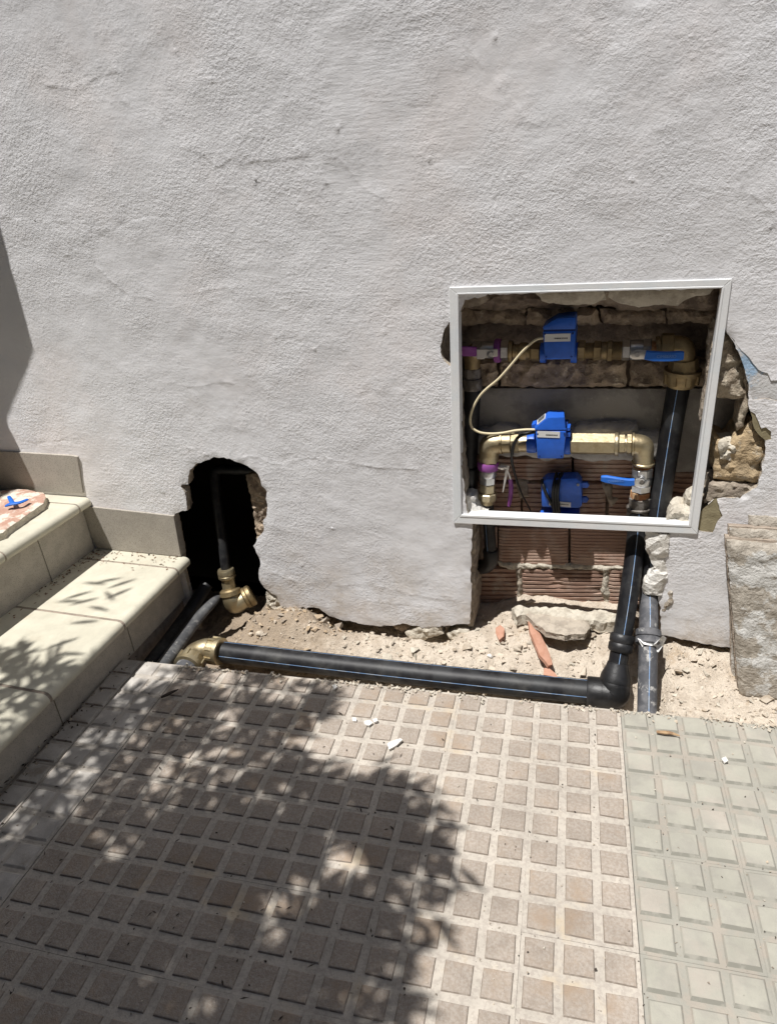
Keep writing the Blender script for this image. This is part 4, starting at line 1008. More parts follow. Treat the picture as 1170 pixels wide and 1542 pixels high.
crumple('crumpled_sheet', [cc + V(q) * .82 for q in ((-.034, -.028, .012), (-.016, -.044, .004), (.010, -.046, .004), (.022, -.040, .020), (.040, -.020, .030), (.052, -.010, .012), (.046, -.022, -.010), (.028, -.038, -.022), (.004, -.046, -.014), (-.018, -.044, -.012))],
        'paper', 'crumpled white scrap caught round the coupling of the dusty pipe', 'scrap', 3)

RD = 0.046
# --- brass elbow and compression fitting at the top of the service pipe
top = thing('compression_elbow', s6 - V((0, 0, .02)), 'dull brass elbow with wide compression nut at the upper right of the recess', 'pipe elbow')
tdir = (s6 - s5).normalized()
m_ = MB(); b0 = V((0.1105,0.1060,0.7108)); b1 = V((0.1120,0.1040,0.7522)); b2 = V((0.1106,0.1020,0.7784))
m_.lathe(b0, b1, [(0, .031), (.2, .036), (.72, .039), (.78, .043), (1, .043)], 'brass_dull', seg=32)
for k in range(8):
    an = 2 * PI * k / 8 + .3; r_ = V((math.cos(an), math.sin(an), 0)); R_ = Matrix((V((-r_.y, r_.x, 0)), r_, V((0, 0, 1)))).transposed()
    m_.box(along(b0, b1, .5) + r_ * .038, (.005, .004, .012), 'brass_dull', R_)
obj('compression_nut', m_, top, smooth=35)
m_ = MB(); m_.lathe(b1, b2, [(0, .036), (1, .031)], 'brass_dull', seg=8); obj('collar', m_, top, smooth=20)
el0 = V((0.1108,0.1020,0.7768)); el1 = V((0.1088,0.1010,0.8086)); el2 = V((0.0768,0.1010,0.8088))
m_ = MB(); m_.tube([el0, along(el0, el1, .5), along(along(el0, el1, .78), along(el1, el2, .25), .5), along(el1, el2, .5), el2], .0245, 'brass_dull', seg=24, smooth_n=6); obj('elbow_body', m_, top, smooth=50)
m_ = MB(); hexnut(m_, (0.0562,0.1010,0.8089), (0.0856,0.1010,0.8088), .030, 'brass_dull', .08, 8, PI / 8); obj('nut', m_, top, smooth=20)

def run(parent, items):
    for p, q, r, mk, kind in items:
        m_ = MB()
        if kind == 'hex': hexnut(m_, p, q, r, mk); sm = 20
        elif kind == 'oct': hexnut(m_, p, q, r, mk, .1, 8, PI / 8); sm = 20
        elif kind == 'ring': m_.lathe(p, q, [(0, r * .94), (.2, r), (.8, r), (1, r * .94)], mk, seg=24); sm = 40
        elif kind == 'thread':
            n = 8; prof = []
            for k in range(n): prof += [(k / n, r * .95), ((k + .5) / n, r)]
            prof.append((1, r * .95)); m_.lathe(p, q, prof, mk, seg=20); sm = 20
        else: m_.lathe(p, q, [(0, r), (1, r)], mk, seg=24); sm = 40
        nm = {'hex': 'hex_nut', 'oct': 'hex_nut', 'ring': 'collar', 'thread': 'thread', 'pipe': 'nipple'}[kind]
        obj(nm, m_, parent, smooth=sm)

# --- upper run: valve with blue handle, right of the upper meter
def lettering(text, loc, xdir, ydir, size, mk, parent, name='lettering', depth=0.0003):
    cu = bpy.data.curves.new('lettering', 'FONT'); cu.body = text; cu.size = size; cu.extrude = depth; cu.align_x = 'CENTER'; cu.align_y = 'CENTER'
    t = bpy.data.objects.new('tmp', cu); COL.objects.link(t)
    dg = bpy.context.evaluated_depsgraph_get(); me = bpy.data.meshes.new_from_object(t.evaluated_get(dg)); bpy.data.objects.remove(t)
    x = V(xdir).normalized(); y = V(ydir).normalized(); z = x.cross(y); R_ = Matrix((x, y, z)).transposed()
    mb_ = MB(); mb_.add([V(loc) + R_ @ v.co for v in me.vertices], [tuple(p.vertices) for p in me.polygons], mk)
    return obj(name, mb_, parent)
def handle(parent, spine, widths, thick, mk, name='handle'):
    """a flat lever: centre line in space, half widths, thickness towards the viewer"""
    P_ = catmull([V(p) for p in spine], 5); m_ = MB(); n = len(P_); vv = []; ff = []
    def w(i):
        k = i / (n - 1) * (len(widths) - 1); a = min(int(k), len(widths) - 2); return widths[a] + (widths[a + 1] - widths[a]) * (k - a)
    for i, p in enumerate(P_):
        t = (P_[min(i + 1, n - 1)] - P_[max(0, i - 1)]).normalized(); s = V((0, -1, 0)).cross(t).normalized(); f = V((0, -1, 0)) * thick * .5
        h = w(i)
        vv += [p + s * h + f * .4, p + s * h * .75 + f, p - s * h * .75 + f, p - s * h + f * .4, p - s * h - f, p + s * h - f]
    for i in range(n - 1):
        for k in range(6): ff.append((i * 6 + k, i * 6 + (k + 1) % 6, (i + 1) * 6 + (k + 1) % 6, (i + 1) * 6 + k))
    ff += [tuple(range(6)), tuple((n - 1) * 6 + k for k in range(5, -1, -1))]
    m_.add(vv, ff, mk); o = obj(name, m_, parent, smooth=40)
    bm = bmesh.new(); bm.from_mesh(o.data); bmesh.ops.recalc_face_normals(bm, faces=bm.faces); bm.to_mesh(o.data); bm.free()
    return o
tv = thing('ball_valve', (0.0054,0.0960,0.7719), 'nickel ball valve with long blue lever at the upper right of the recess', 'valve')
run(tv, [((-0.0301,0.0960,0.8010), (-0.0104,0.0960,0.8009), .0255, 'chrome', 'hex'), ((-0.0104,0.0960,0.8009), (0.0182,0.0960,0.8008), .0245, 'chrome', 'ring'), ((0.0165,0.0960,0.8024), (0.0359,0.0960,0.8023), .0255, 'chrome', 'hex'),
         ((0.0359,0.0960,0.8023), (0.0478,0.0960,0.8023), .020, 'rust', 'thread'), ((0.0477,0.0990,0.8047), (0.0579,0.0990,0.8063), .027, 'brass_dull', 'ring')])
m_ = MB(); m_.lathe((0.0048,0.0760,0.7980), (0.0043,0.0500,0.8022), [(0, .010), (1, .010)], 'chrome', seg=16); obj('stem', m_, tv, smooth=40)
handle(tv, [(-0.0086,0.0510,0.7981), (0.0029,0.0500,0.8014), (0.0146,0.0490,0.8017), (0.0263,0.0480,0.8011)], [.008, .0115, .0105, .0095], .005, 'steel', 'lever')
m_ = MB(); hexnut(m_, (0.0042,0.0480,0.8027), (0.0041,0.0400,0.8037), .0065, 'steel'); obj('stem_nut', m_, tv, smooth=20)
hb = handle(tv, [(0.0218,0.0460,0.8016), (0.0423,0.0450,0.7988), (0.0711,0.0450,0.7980), (0.0923,0.0450,0.7995), (0.1051,0.0460,0.8000)], [.010, .0115, .0110, .0112, .0088], .009, 'handle_blue')
lettering('CIMBERIO', (0.0680,0.0398,0.7993), (1, 0, 0.02), (0, 0, 1), .0095, 'handle_print', hb)

# --- upper water meter
def prism_b(parent, name, poly, d0, d1, mk, bev=0.003, mk2=None):
    m_ = MB(); m_.prism([(x, RD - d0, z) for x, z in poly], (0, d0 - d1, 0), mk, mk2); return obj(name, m_, parent, bevel=bev, smooth=40)
um = thing('water_meter', (-0.1793,0.0960,0.7716), 'upper blue smart water meter in shade with slanted cap and white sticker', 'water meter', 'blue water meters in the recess')
prism_b(um, 'body', [(-0.2128,0.8600), (-0.1376,0.8606), (-0.1378,0.7928), (-0.2065,0.7911)], 0.006, -0.085, 'blue', .004)
prism_b(um, 'cap', [(-0.2128,0.8631), (-0.2130,0.8710), (-0.1812,0.8898), (-0.1389,0.8922), (-0.1369,0.8637)], 0.006, -0.080, 'blue', .004)
prism_b(um, 'seam', [(-0.2114,0.8579), (-0.1376,0.8586), (-0.1378,0.8641), (-0.2115,0.8635)], 0.0035, -0.07, 'blue_dark', .0)
def sticker(parent, c, w, h, d, slant=0.0, dark=(0.0, 1.0)):
    x, z = c; d -= RD; m_ = MB()
    m_.prism([(x - w / 2, -d, z - h / 2), (x + w / 2, -d, z - h / 2 + slant), (x + w / 2, -d, z + h / 2 + slant), (x - w / 2, -d, z + h / 2)], (0, .0006, 0), 'label')
    s = obj('sticker', m_, parent)
    m_ = MB(); r = random.Random(int(x * 9999)); q = x - w * .10
    while q < x + w * .40:                                            # a row of print too small to read
        l = r.choice((.0016, .002, .0012)); m_.box((q, -d - .0003, z - h * .06 + slant * (q - x) / w), (l / 2, .0002, h * .085), 'ink'); q += l + r.choice((.0008, .0012))
    obj('fine_print', m_, s)
    return s
p_ = [(-0.1780,0.8446)][0]; sticker(um, p_, .060, .0185, .0075, .001)
for a, b_ in (((-0.2216,0.0910,0.7963), (-0.2086,0.0910,0.7963)), ((-0.1477,0.0910,0.7961), (-0.1335,0.0910,0.7961))):
    m_ = MB(); m_.lathe(a, b_, [(0, .0245), (1, .0245)], 'blue', seg=24); obj('flange', m_, um, smooth=40)
uf = thing('pipe_fittings', (-0.0843,0.0960,0.7800), 'row of dull brass nipples and nuts between the upper meter and valve', 'pipe fitting')
run(uf, [((-0.1340,0.0960,0.7998), (-0.1151,0.0960,0.7997), .0255, 'brass_dull', 'hex'), ((-0.1151,0.0960,0.7997), (-0.0963,0.0960,0.7996), .0195, 'brass_dull', 'thread'), ((-0.0963,0.0960,0.7996), (-0.0776,0.0960,0.7996), .0240, 'brass_dull', 'hex'),
         ((-0.0776,0.0960,0.7996), (-0.0637,0.0960,0.7995), .0215, 'brass_dull', 'ring'), ((-0.0637,0.0960,0.7995), (-0.0514,0.0960,0.7995), .0245, 'brass_dull', 'oct'), ((-0.0514,0.0960,0.7995), (-0.0300,0.0960,0.7994), .0225, 'brass_dull', 'thread')])
ul = thing('pipe_fittings', (-0.2698,0.0960,0.7800), 'dull brass nipple and nuts left of the upper meter', 'pipe fitting')
run(ul, [((-0.3016,0.0960,0.7987), (-0.2916,0.0960,0.7986), .0275, 'brass_dull', 'ring'), ((-0.2916,0.0960,0.7986), (-0.2451,0.0960,0.7968), .0185, 'brass_dull', 'thread'), ((-0.2749,0.0960,0.7986), (-0.2550,0.0960,0.7977), .0225, 'brass_dull', 'ring'), ((-0.2468,0.0960,0.7968), (-0.2222,0.0960,0.7967), .0235, 'brass_dull', 'hex')])
for q in [(-0.2078,0.0395,0.8540), (-0.1433,0.0395,0.8548), (-0.2034,0.0395,0.7980), (-0.1441,0.0395,0.7988)]:
    m_ = MB(); m_.lathe(V(q) + V((0, .001, 0)), V(q) - V((0, .0012, 0)), [(0, .0026), (1, .0022)], 'blue_dark', seg=10); obj('screw', m_, um, smooth=30)
# --- upper left valve with purple lever, and the elbow and pipe under it
pv = thing('ball_valve', (-0.3544,0.0960,0.7714), 'nickel ball valve with purple lever at the upper left of the recess', 'valve')
run(pv, [((-0.3935,0.0960,0.8024), (-0.3694,0.0960,0.8023), .0235, 'chrome', 'hex'), ((-0.3694,0.0960,0.8023), (-0.3353,0.0960,0.8022), .0215, 'chrome', 'ring'), ((-0.3370,0.0960,0.8005), (-0.3218,0.0960,0.8004), .0300, 'purple', 'ring'), ((-0.3218,0.0960,0.8004), (-0.2999,0.0960,0.8004), .0255, 'chrome', 'hex')])
m_ = MB(); m_.lathe((-0.3454,0.0760,0.8005), (-0.3412,0.0520,0.8032), [(0, .009), (1, .009)], 'chrome', seg=16); obj('stem', m_, pv, smooth=40)
m_ = MB(); m_.prism([(-0.3761,0.0520,0.8150), (-0.3229,0.0520,0.8148), (-0.3230,0.0520,0.7965), (-0.3547,0.0520,0.7932), (-0.3564,0.0520,0.7898), (-0.3750,0.0520,0.7898)], (0, .006, 0), 'steel'); lv = obj('lever', m_, pv, bevel=.0015)
m_ = MB(); hexnut(m_, (-0.3394,0.0510,0.8035), (-0.3378,0.0420,0.8041), .0065, 'steel'); obj('stem_nut', m_, pv, smooth=20)
m_ = MB(); m_.prism([(-0.4175,0.0490,0.8226), (-0.3754,0.0490,0.8207), (-0.3759,0.0490,0.7973), (-0.4183,0.0490,0.7982)], (0, .010, 0), 'purple'); hp = obj('handle', m_, pv, bevel=.002)
lo = thing('pipe_elbow', (-0.3985,0.1010,0.7079), 'dull brass elbow with dark coupling under the purple lever', 'pipe elbow')
q0, q1, q2 = V((-0.3772,0.1010,0.7994)), V((-0.3963,0.1010,0.7977)), V((-0.3974,0.1010,0.7507))
m_ = MB(); m_.tube([q0, along(q0, q1, .6), along(q1, q2, .25), along(q1, q2, .6), q2], .021, 'brass_dull', seg=20, smooth_n=5); obj('elbow_body', m_, lo, smooth=50)
run(lo, [((-0.3973,0.1010,0.7560), (-0.3980,0.1010,0.7258), .0235, 'iron', 'oct'), ((-0.3980,0.1010,0.7276), (-0.3987,0.1010,0.6971), .0265, 'iron', 'ring')])
lp = thing('drop_pipe', (-0.4136,0.1010,0.3968), 'black pipe dropping at the left of the recess into a plastic elbow', 'pipe')
m_ = MB(); m_.tube(seg_path((-0.3987,0.1010,0.6989), (-0.4143,0.1040,0.4655), 12), .0225, 'pe', seg=24); obj('pipe', m_, lp, smooth=60)
m_ = MB(); m_.lathe((-0.4141,0.1040,0.4736), (-0.4162,0.1040,0.4327), [(0, .027), (.1, .029), (1, .029)], 'pe_fitting', seg=24); m_.tube([(-0.4160,0.1040,0.4368), (-0.4181,0.1060,0.4109), (-0.4305,0.1160,0.3845), (-0.4526,0.1260,0.3741), (-0.4883,0.1260,0.3718)], .027, 'pe_fitting', seg=20, smooth_n=4); obj('elbow', m_, lp, smooth=45)

# --- middle run: elbow, union, meter, long brass body, elbow
me_l = thing('brass_elbow', (-0.3462,0.0810,0.5103), 'bright brass elbow at the left end of the middle pipe run', 'pipe elbow')
e0, e1, e2 = V((-0.3082,0.0810,0.5562)), V((-0.3511,0.0810,0.5526)), V((-0.3536,0.0810,0.5041))
m_ = MB(); m_.tube([e0, along(e0, e1, .45), along(along(e0, e1, .84), along(e1, e2, .16), .5), along(e1, e2, .55), e2], [.0275, .0275, .029, .027, .026], 'brass', seg=28, smooth_n=7); obj('elbow_body', m_, me_l, smooth=50)
run(me_l, [((-0.3224,0.0810,0.5557), (-0.3153,0.0810,0.5560), .0305, 'brass', 'ring'), ((-0.3153,0.0810,0.5560), (-0.2941,0.0810,0.5568), .0275, 'brass', 'pipe'), ((-0.2941,0.0810,0.5568), (-0.2712,0.0810,0.5577), .0285, 'brass', 'hex'), ((-0.2730,0.0810,0.5576), (-0.2486,0.0810,0.5586), .0235, 'brass', 'pipe')])
mm = thing('water_meter', (-0.1872,0.0810,0.5140), 'sunlit blue smart water meter on the middle brass pipe with grey display', 'water meter', 'blue water meters in the recess')
prism_b(mm, 'body', [(-0.2245,0.6099), (-0.1491,0.6142), (-0.1531,0.5395), (-0.2182,0.5364)], 0.018, -0.070, 'blue', .0035)
lid = MB(); a = [(-0.2263,0.6188), (-0.1956,0.6479), (-0.1537,0.6508), (-0.1501,0.6195)]; c = [(-0.2339,0.6147), (-0.1989,0.6465), (-0.1604,0.6456), (-0.1557,0.6061)]; b_ = [(-0.2269,0.6138), (-0.1476,0.6182)]
vv = [(x, RD - 0.016, z) for x, z in a] + [(x, RD + 0.05, z) for x, z in c] + [(b_[0][0], RD - 0.017, b_[0][1] - .0005), (b_[1][0], RD - 0.017, b_[1][1] - .0005), (b_[0][0], RD + 0.06, b_[0][1]), (b_[1][0], RD + 0.06, b_[1][1])]
lid.add(vv, [(8, 9, 3, 2, 1, 0), (0, 1, 5, 4), (1, 2, 6, 5), (2, 3, 7, 6), (4, 5, 6, 7), (8, 0, 4, 10), (3, 9, 11, 7), (4, 7, 11, 10), (8, 10, 11, 9)], 'blue')
lo_ = obj('cap', lid, mm, bevel=.003, smooth=35)
bm = bmesh.new(); bm.from_mesh(lo_.data); bmesh.ops.recalc_face_normals(bm, faces=bm.faces); bm.to_mesh(lo_.data); bm.free()
prism_b(mm, 'seam', [(-0.2245,0.6078), (-0.1483,0.6121), (-0.1486,0.6183), (-0.2246,0.6140)], 0.0155, -0.06, 'blue_dark', 0)
m_ = MB()
def on(a_, b_, c_, d_, u_, v_): return V(a_).lerp(V(b_), u_).lerp(V(d_).lerp(V(c_), u_), v_)
q = [vv[0], vv[1], vv[5], vv[4]]
nn = geometry.normal([V(p) for p in q]); nn = nn if nn.z > 0 else -nn
m_.prism([on(*q, u_, v_) + nn * .0022 for u_, v_ in ((.22, .12), (.82, .12), (.82, .72), (.22, .72))], -nn * .002, 'label'); dsp = obj('display_bezel', m_, mm)
m_ = MB(); m_.prism([on(*q, u_, v_) + nn * .0026 for u_, v_ in ((.30, .2), (.78, .2), (.78, .66), (.30, .66))], -nn * .0003, 'screen'); obj('display', m_, dsp)
p_ = [(-0.1917,0.6045)][0]; sticker(mm, p_, .056, .0165, .0192, .0)
run(mm, [((-0.2501,0.0790,0.5593), (-0.2259,0.0790,0.5602), .0265, 'blue', 'ring'), ((-0.1544,0.0790,0.5612), (-0.1394,0.0790,0.5618), .0285, 'blue', 'ring')])
for k, pp in enumerate(([(-0.1508,0.0510,0.6153), (-0.1411,0.0510,0.6156), (-0.1407,0.0510,0.6068), (-0.1505,0.0510,0.6064)], [(-0.1503,0.0510,0.6011), (-0.1397,0.0510,0.6015), (-0.1393,0.0510,0.5907), (-0.1499,0.0510,0.5903)], [(-0.2371,0.0510,0.6198), (-0.2271,0.0510,0.6237), (-0.2267,0.0510,0.5985), (-0.2351,0.0510,0.5982)])):
    m_ = MB(); m_.prism(pp, (0, .03, 0), 'blue'); obj('lug', m_, mm, bevel=.001)
for q in [(-0.2130,0.0275,0.5442), (-0.1581,0.0275,0.5467), (-0.2183,0.0275,0.6048), (-0.1528,0.0275,0.6080)]:
    m_ = MB(); m_.lathe(V(q) + V((0, .001, 0)), V(q) - V((0, .0010, 0)), [(0, .0024), (1, .002)], 'blue_dark', seg=10); obj('screw', m_, mm, smooth=30)
mb_ = thing('brass_pipe', (-0.0811,0.0810,0.5228), 'long bright brass hexagonal pipe body right of the middle meter', 'pipe')
p, q = (-0.1394,0.0790,0.5618), (-0.0296,0.0790,0.5644)
m_ = MB(); hexnut(m_, p, q, .0285, 'brass', .015, 6, 0.0); obj('body', m_, mb_, smooth=20)
run(mb_, [((-0.0312,0.0790,0.5643), (-0.0216,0.0790,0.5647), .0300, 'brass', 'ring'), ((-0.0216,0.0790,0.5647), (-0.0056,0.0790,0.5653), .0255, 'brass', 'hex'), ((-0.0072,0.0790,0.5652), (-0.0024,0.0790,0.5654), .0215, 'brass', 'pipe'), ((-0.0024,0.0790,0.5654), (0.0103,0.0790,0.5659), .0270, 'brass', 'hex')])
me_r = thing('brass_elbow', (0.0441,0.0810,0.5195), 'bright brass elbow at the right end of the middle pipe run', 'pipe elbow')
e0, e1, e2 = V((0.0103,0.0800,0.5656)), V((0.0373,0.0820,0.5641)), V((0.0417,0.0860,0.5118))
m_ = MB(); m_.tube([e0, along(e0, e1, .4), along(along(e0, e1, .82), along(e1, e2, .2), .5), along(e1, e2, .55), e2], [.0265, .0265, .0275, .0255, .0245], 'brass', seg=28, smooth_n=7); obj('elbow_body', m_, me_r, smooth=50)
run(me_r, [((0.0412,0.0860,0.5173), (0.0410,0.0860,0.5100), .0285, 'brass', 'ring'), ((0.0103,0.0800,0.5656), (0.0166,0.0800,0.5658), .0295, 'brass', 'ring')])
rv = thing('ball_valve', (0.0448,0.0880,0.4130), 'nickel ball valve with blue lever pointing left above a rusty coupling', 'valve')
run(rv, [((0.0411,0.0870,0.5095), (0.0410,0.0870,0.5003), .0225, 'rust', 'thread'), ((0.0409,0.0870,0.5021), (0.0414,0.0880,0.4757), .0265, 'chrome', 'oct'), ((0.0414,0.0880,0.4757), (0.0416,0.0880,0.4530), .0265, 'chrome', 'ring'), ((0.0415,0.0880,0.4549), (0.0415,0.0880,0.4340), .0255, 'chrome', 'hex'),
         ((0.0415,0.0880,0.4340), (0.0413,0.0890,0.4162), .0245, 'rust', 'thread')])
m_ = MB(); m_.lathe((0.0414,0.0660,0.4724), (0.0409,0.0520,0.4768), [(0, .0095), (1, .0085)], 'chrome', seg=16); obj('stem', m_, rv, smooth=40)
m_ = MB(); hexnut(m_, (0.0411,0.0540,0.4750), (0.0407,0.0440,0.4785), .0055, 'iron'); obj('stem_nut', m_, rv, smooth=20)
handle(rv, [(0.0476,0.0550,0.4730), (0.0349,0.0540,0.4727), (0.0253,0.0520,0.4731)], [.009, .0105, .009], .005, 'steel', 'lever')
hb = handle(rv, [(0.0235,0.0500,0.4748), (0.0060,0.0480,0.4737), (-0.0232,0.0470,0.4771), (-0.0462,0.0480,0.4800), (-0.0585,0.0490,0.4807)], [.0085, .0098, .0098, .0095, .006], .009, 'handle_blue')
lettering('CIMBERIO', (-0.0217,0.0418,0.4795), (-1, 0, -0.14), (0.14, 0, -1), .0088, 'handle_print', hb)
ic = thing('iron_coupling', (0.0431,0.0910,0.3525), 'weathered dark coupling under the rusty valve thread', 'pipe coupling')
run(ic, [((0.0412,0.0890,0.4181), (0.0421,0.0910,0.3861), .0285, 'iron', 'oct'), ((0.0419,0.0910,0.3880), (0.0422,0.0910,0.3802), .0325, 'iron', 'ring'), ((0.0422,0.0910,0.3802), (0.0421,0.0930,0.3434), .0300, 'iron', 'pipe')])
# --- left leg of the middle run
lv_ = thing('union_valve', (-0.3590,0.0810,0.3745), 'purple ringed valve and brass unions stacked under the left brass elbow', 'valve')
run(lv_, [((-0.3544,0.0810,0.5119), (-0.3555,0.0810,0.4942), .0265, 'brass', 'hex'), ((-0.3554,0.0810,0.5001), (-0.3565,0.0810,0.4784), .0290, 'purple', 'ring'), ((-0.3565,0.0810,0.4784), (-0.3571,0.0810,0.4564), .0240, 'chrome', 'ring'),
          ((-0.3571,0.0810,0.4574), (-0.3578,0.0810,0.4342), .0230, 'chrome', 'hex'), ((-0.3578,0.0810,0.4362), (-0.3585,0.0810,0.4076), .0220, 'brass', 'hex'), ((-0.3585,0.0810,0.4076), (-0.3594,0.0810,0.3849), .0265, 'brass', 'oct'), ((-0.3594,0.0810,0.3849), (-0.3598,0.0810,0.3745), .0215, 'brass', 'pipe')])
m_ = MB(); m_.lathe((-0.3319,0.0810,0.4856), (-0.3030,0.0810,0.4870), [(0, .006), (.35, .006), (.36, .009), (.7, .009), (.71, .006), (1, .006)], 'steel', seg=12); obj('stem', m_, lv_, smooth=40)
handle(lv_, [(-0.3025,0.0780,0.4923), (-0.3058,0.0760,0.4714), (-0.3095,0.0760,0.4453), (-0.3151,0.0760,0.4128)], [.005, .004, .003, .0012], .003, 'steel', 'lever')
handle(lv_, [(-0.3063,0.0910,0.4767), (-0.2995,0.0940,0.4559), (-0.2962,0.0960,0.4371)], [.002, .0025, .003], .004, 'steel', 'lever')
handle(lv_, [(-0.2980,0.0960,0.4431), (-0.2964,0.0980,0.4159), (-0.2984,0.0990,0.3846), (-0.3023,0.1000,0.3588)], [.005, .006, .006, .004], .008, 'purple', 'handle')
dp = thing('drop_pipe', (-0.3570,0.0960,0.1400), 'thin black pipe below the brass union ending in an elbow behind the plaster', 'pipe')
pd = seg_path((-0.3597,0.0810,0.3787), (-0.3533,0.0910,0.2073), 12)
m_ = MB(); m_.tube(pd, .0170, 'pe', seg=20); obj('pipe', m_, dp, smooth=60); stripe(pd, dp, .0170, (-.4, -1, 0), .0015)
m_ = MB(); m_.lathe((-0.3540,0.0910,0.2185), (-0.3535,0.0910,0.1938), [(0, .020), (.15, .0225), (1, .0225)], 'pe_fitting', seg=24); m_.tube([(-0.3534,0.0910,0.1983), (-0.3560,0.0930,0.1741), (-0.3737,0.1010,0.1514), (-0.3998,0.1110,0.1426), (-0.4398,0.1260,0.1365)], .0215, 'pe_fitting', seg=20, smooth_n=4); obj('elbow', m_, dp, smooth=45)

# --- blue radio box strapped at the foot of the recess
bx = thing('junction_box', (-0.1589,0.1260,0.3230), 'blue plastic box with bundled black cable at the foot of the recess', 'junction box')
prism_b(bx, 'box_lid', [(-0.2141,0.4396), (-0.2003,0.4523), (-0.1207,0.4608), (-0.1080,0.4460), (-0.1033,0.3791), (-0.1099,0.3705), (-0.2108,0.3672)], -0.042, -0.090, 'blue', .006)
prism_b(bx, 'box_base', [(-0.2151,0.3478), (-0.1106,0.3514), (-0.1091,0.3163), (-0.2143,0.3078)], -0.046, -0.098, 'blue', .003)
for pp in ([(-0.1106,0.1060,0.4396), (-0.0934,0.1060,0.4407), (-0.0878,0.1060,0.4331), (-0.0926,0.1060,0.4250), (-0.1099,0.1060,0.4239)], [(-0.1086,0.1060,0.3961), (-0.0930,0.1060,0.3971), (-0.0874,0.1060,0.3895), (-0.0922,0.1060,0.3811), (-0.1079,0.1060,0.3800)]):
    m_ = MB(); m_.prism(pp, (0, .010, 0), 'blue'); obj('mounting_lug', m_, bx, bevel=.001)
p_ = [(-0.1575,0.3826)][0]; sticker(bx, (p_[0] - .004, p_[1]), .058, .0145, -0.0405, -.002)
m_ = MB(); m_.lathe((-0.1165,0.0890,0.4411), (-0.1162,0.0840,0.4426), [(0, .004), (1, .0035)], 'steel', seg=10); obj('screw', m_, bx, smooth=30)
cb = thing('cable_bundle', (-0.1740,0.0860,0.3381), 'black cable loops tied over the blue box at the foot of the recess', 'cable')
for pp in ([(-0.1750,0.1160,0.4611), (-0.1784,0.0820,0.4445), (-0.1807,0.0790,0.4121), (-0.1782,0.0810,0.3771), (-0.1739,0.0880,0.3287)], [(-0.1661,0.1160,0.4576), (-0.1714,0.0820,0.4449), (-0.1737,0.0790,0.4125), (-0.1711,0.0810,0.3776), (-0.1649,0.0880,0.3295)],
           [(-0.2121,0.1010,0.4458), (-0.2065,0.0840,0.4340), (-0.1969,0.0820,0.4096), (-0.1838,0.0820,0.3843), (-0.1782,0.0840,0.3675)], [(-0.1609,0.1160,0.4599), (-0.1662,0.0820,0.4452), (-0.1674,0.0790,0.4070), (-0.1640,0.0820,0.3736), (-0.1596,0.0880,0.3299)]):
    m_ = MB(); m_.tube(pp, .0042, 'cable_black', seg=10, smooth_n=6); obj('loop', m_, cb, smooth=60)
cc_ = MB(); cc_.tube([(-0.2129,0.0460,0.8430), (-0.2262,0.0380,0.8418), (-0.2428,0.0340,0.8302), (-0.2633,0.0340,0.8093), (-0.2890,0.0340,0.7780), (-0.3188,0.0340,0.7443), (-0.3475,0.0340,0.7200), (-0.3683,0.0340,0.6970), (-0.3863,0.0340,0.6630), (-0.3923,0.0340,0.6339), (-0.3875,0.0340,0.6140), (-0.3688,0.0360,0.6010), (-0.3416,0.0400,0.5967), (-0.3107,0.0420,0.5989), (-0.2781,0.0420,0.6064), (-0.2491,0.0400,0.6108), (-0.2259,0.0420,0.6108)],
                 .0031, 'cable_cream', seg=10, smooth_n=6); o = obj('signal_cable', cc_, smooth=60); tag(o, 'cream cable looping from the upper meter down to the middle meter', 'cable')
cc_ = MB(); cc_.tube([(-0.2262,0.0460,0.6039), (-0.2418,0.0500,0.5983), (-0.2570,0.0500,0.5941), (-0.2706,0.0500,0.5845), (-0.2806,0.0480,0.5682), (-0.2860,0.0500,0.5448), (-0.2892,0.0660,0.5115), (-0.2864,0.0910,0.4698), (-0.2793,0.1060,0.4296), (-0.2681,0.1210,0.3865), (-0.2536,0.1260,0.3538), (-0.2402,0.1260,0.3252), (-0.2304,0.1260,0.3003)],
                 [.0046, .0046, .0042, .0022, .0018], 'cable_black', seg=10, smooth_n=6); o = obj('signal_cable', cc_, smooth=60); tag(o, 'thin black cable hanging from the middle meter down to the blue box', 'cable')

# --- left hole: thin vertical pipe, brass elbow fitting, two conduits
vp = thing('inner_pipe', (-1.2327,0.0500,0.0779), 'thin black pipe dropping inside the dark left hole to a brass fitting', 'pipe')
m_ = MB(); m_.tube([(-1.0895,0.1600,0.4015), (-1.2112,0.1600,0.3974), (-1.2545,0.1500,0.3994), (-1.2675,0.1400,0.3817), (-1.2599,0.1100,0.2900), (-1.2439,0.0700,0.1628), (-1.2366,0.0450,0.0701)], .0165, 'pe', seg=18, smooth_n=5); obj('pipe', m_, vp, smooth=60)
lf = thing('compression_elbow', (-1.2326,0.0300,-0.0888), 'brass compression elbow at the foot of the dark left hole', 'pipe elbow')
f0, f1, f2, f3 = V((-1.2342,0.0420,0.0852)), V((-1.2314,0.0380,0.0514)), V((-1.2260,0.0300,0.0069)), V((-1.2172,0.0220,-0.0215))
m_ = MB(); m_.lathe(f0, f1, [(0, .026), (.15, .0285), (.5, .0285), (.55, .0265), (.62, .0285), (.85, .0285), (1, .024)], 'brass', seg=28); obj('nut', m_, lf, smooth=30)
m_ = MB(); m_.lathe(f1, f2, [(0, .0225), (1, .0235)], 'brass', seg=8); obj('barrel', m_, lf, smooth=20)
m_ = MB(); m_.lathe(along(f1, f2, .8), along(f2, f3, .5), [(0, .029), (.2, .035), (.8, .0375), (1, .031)], 'brass_dull', seg=24); obj('collar', m_, lf, smooth=30)
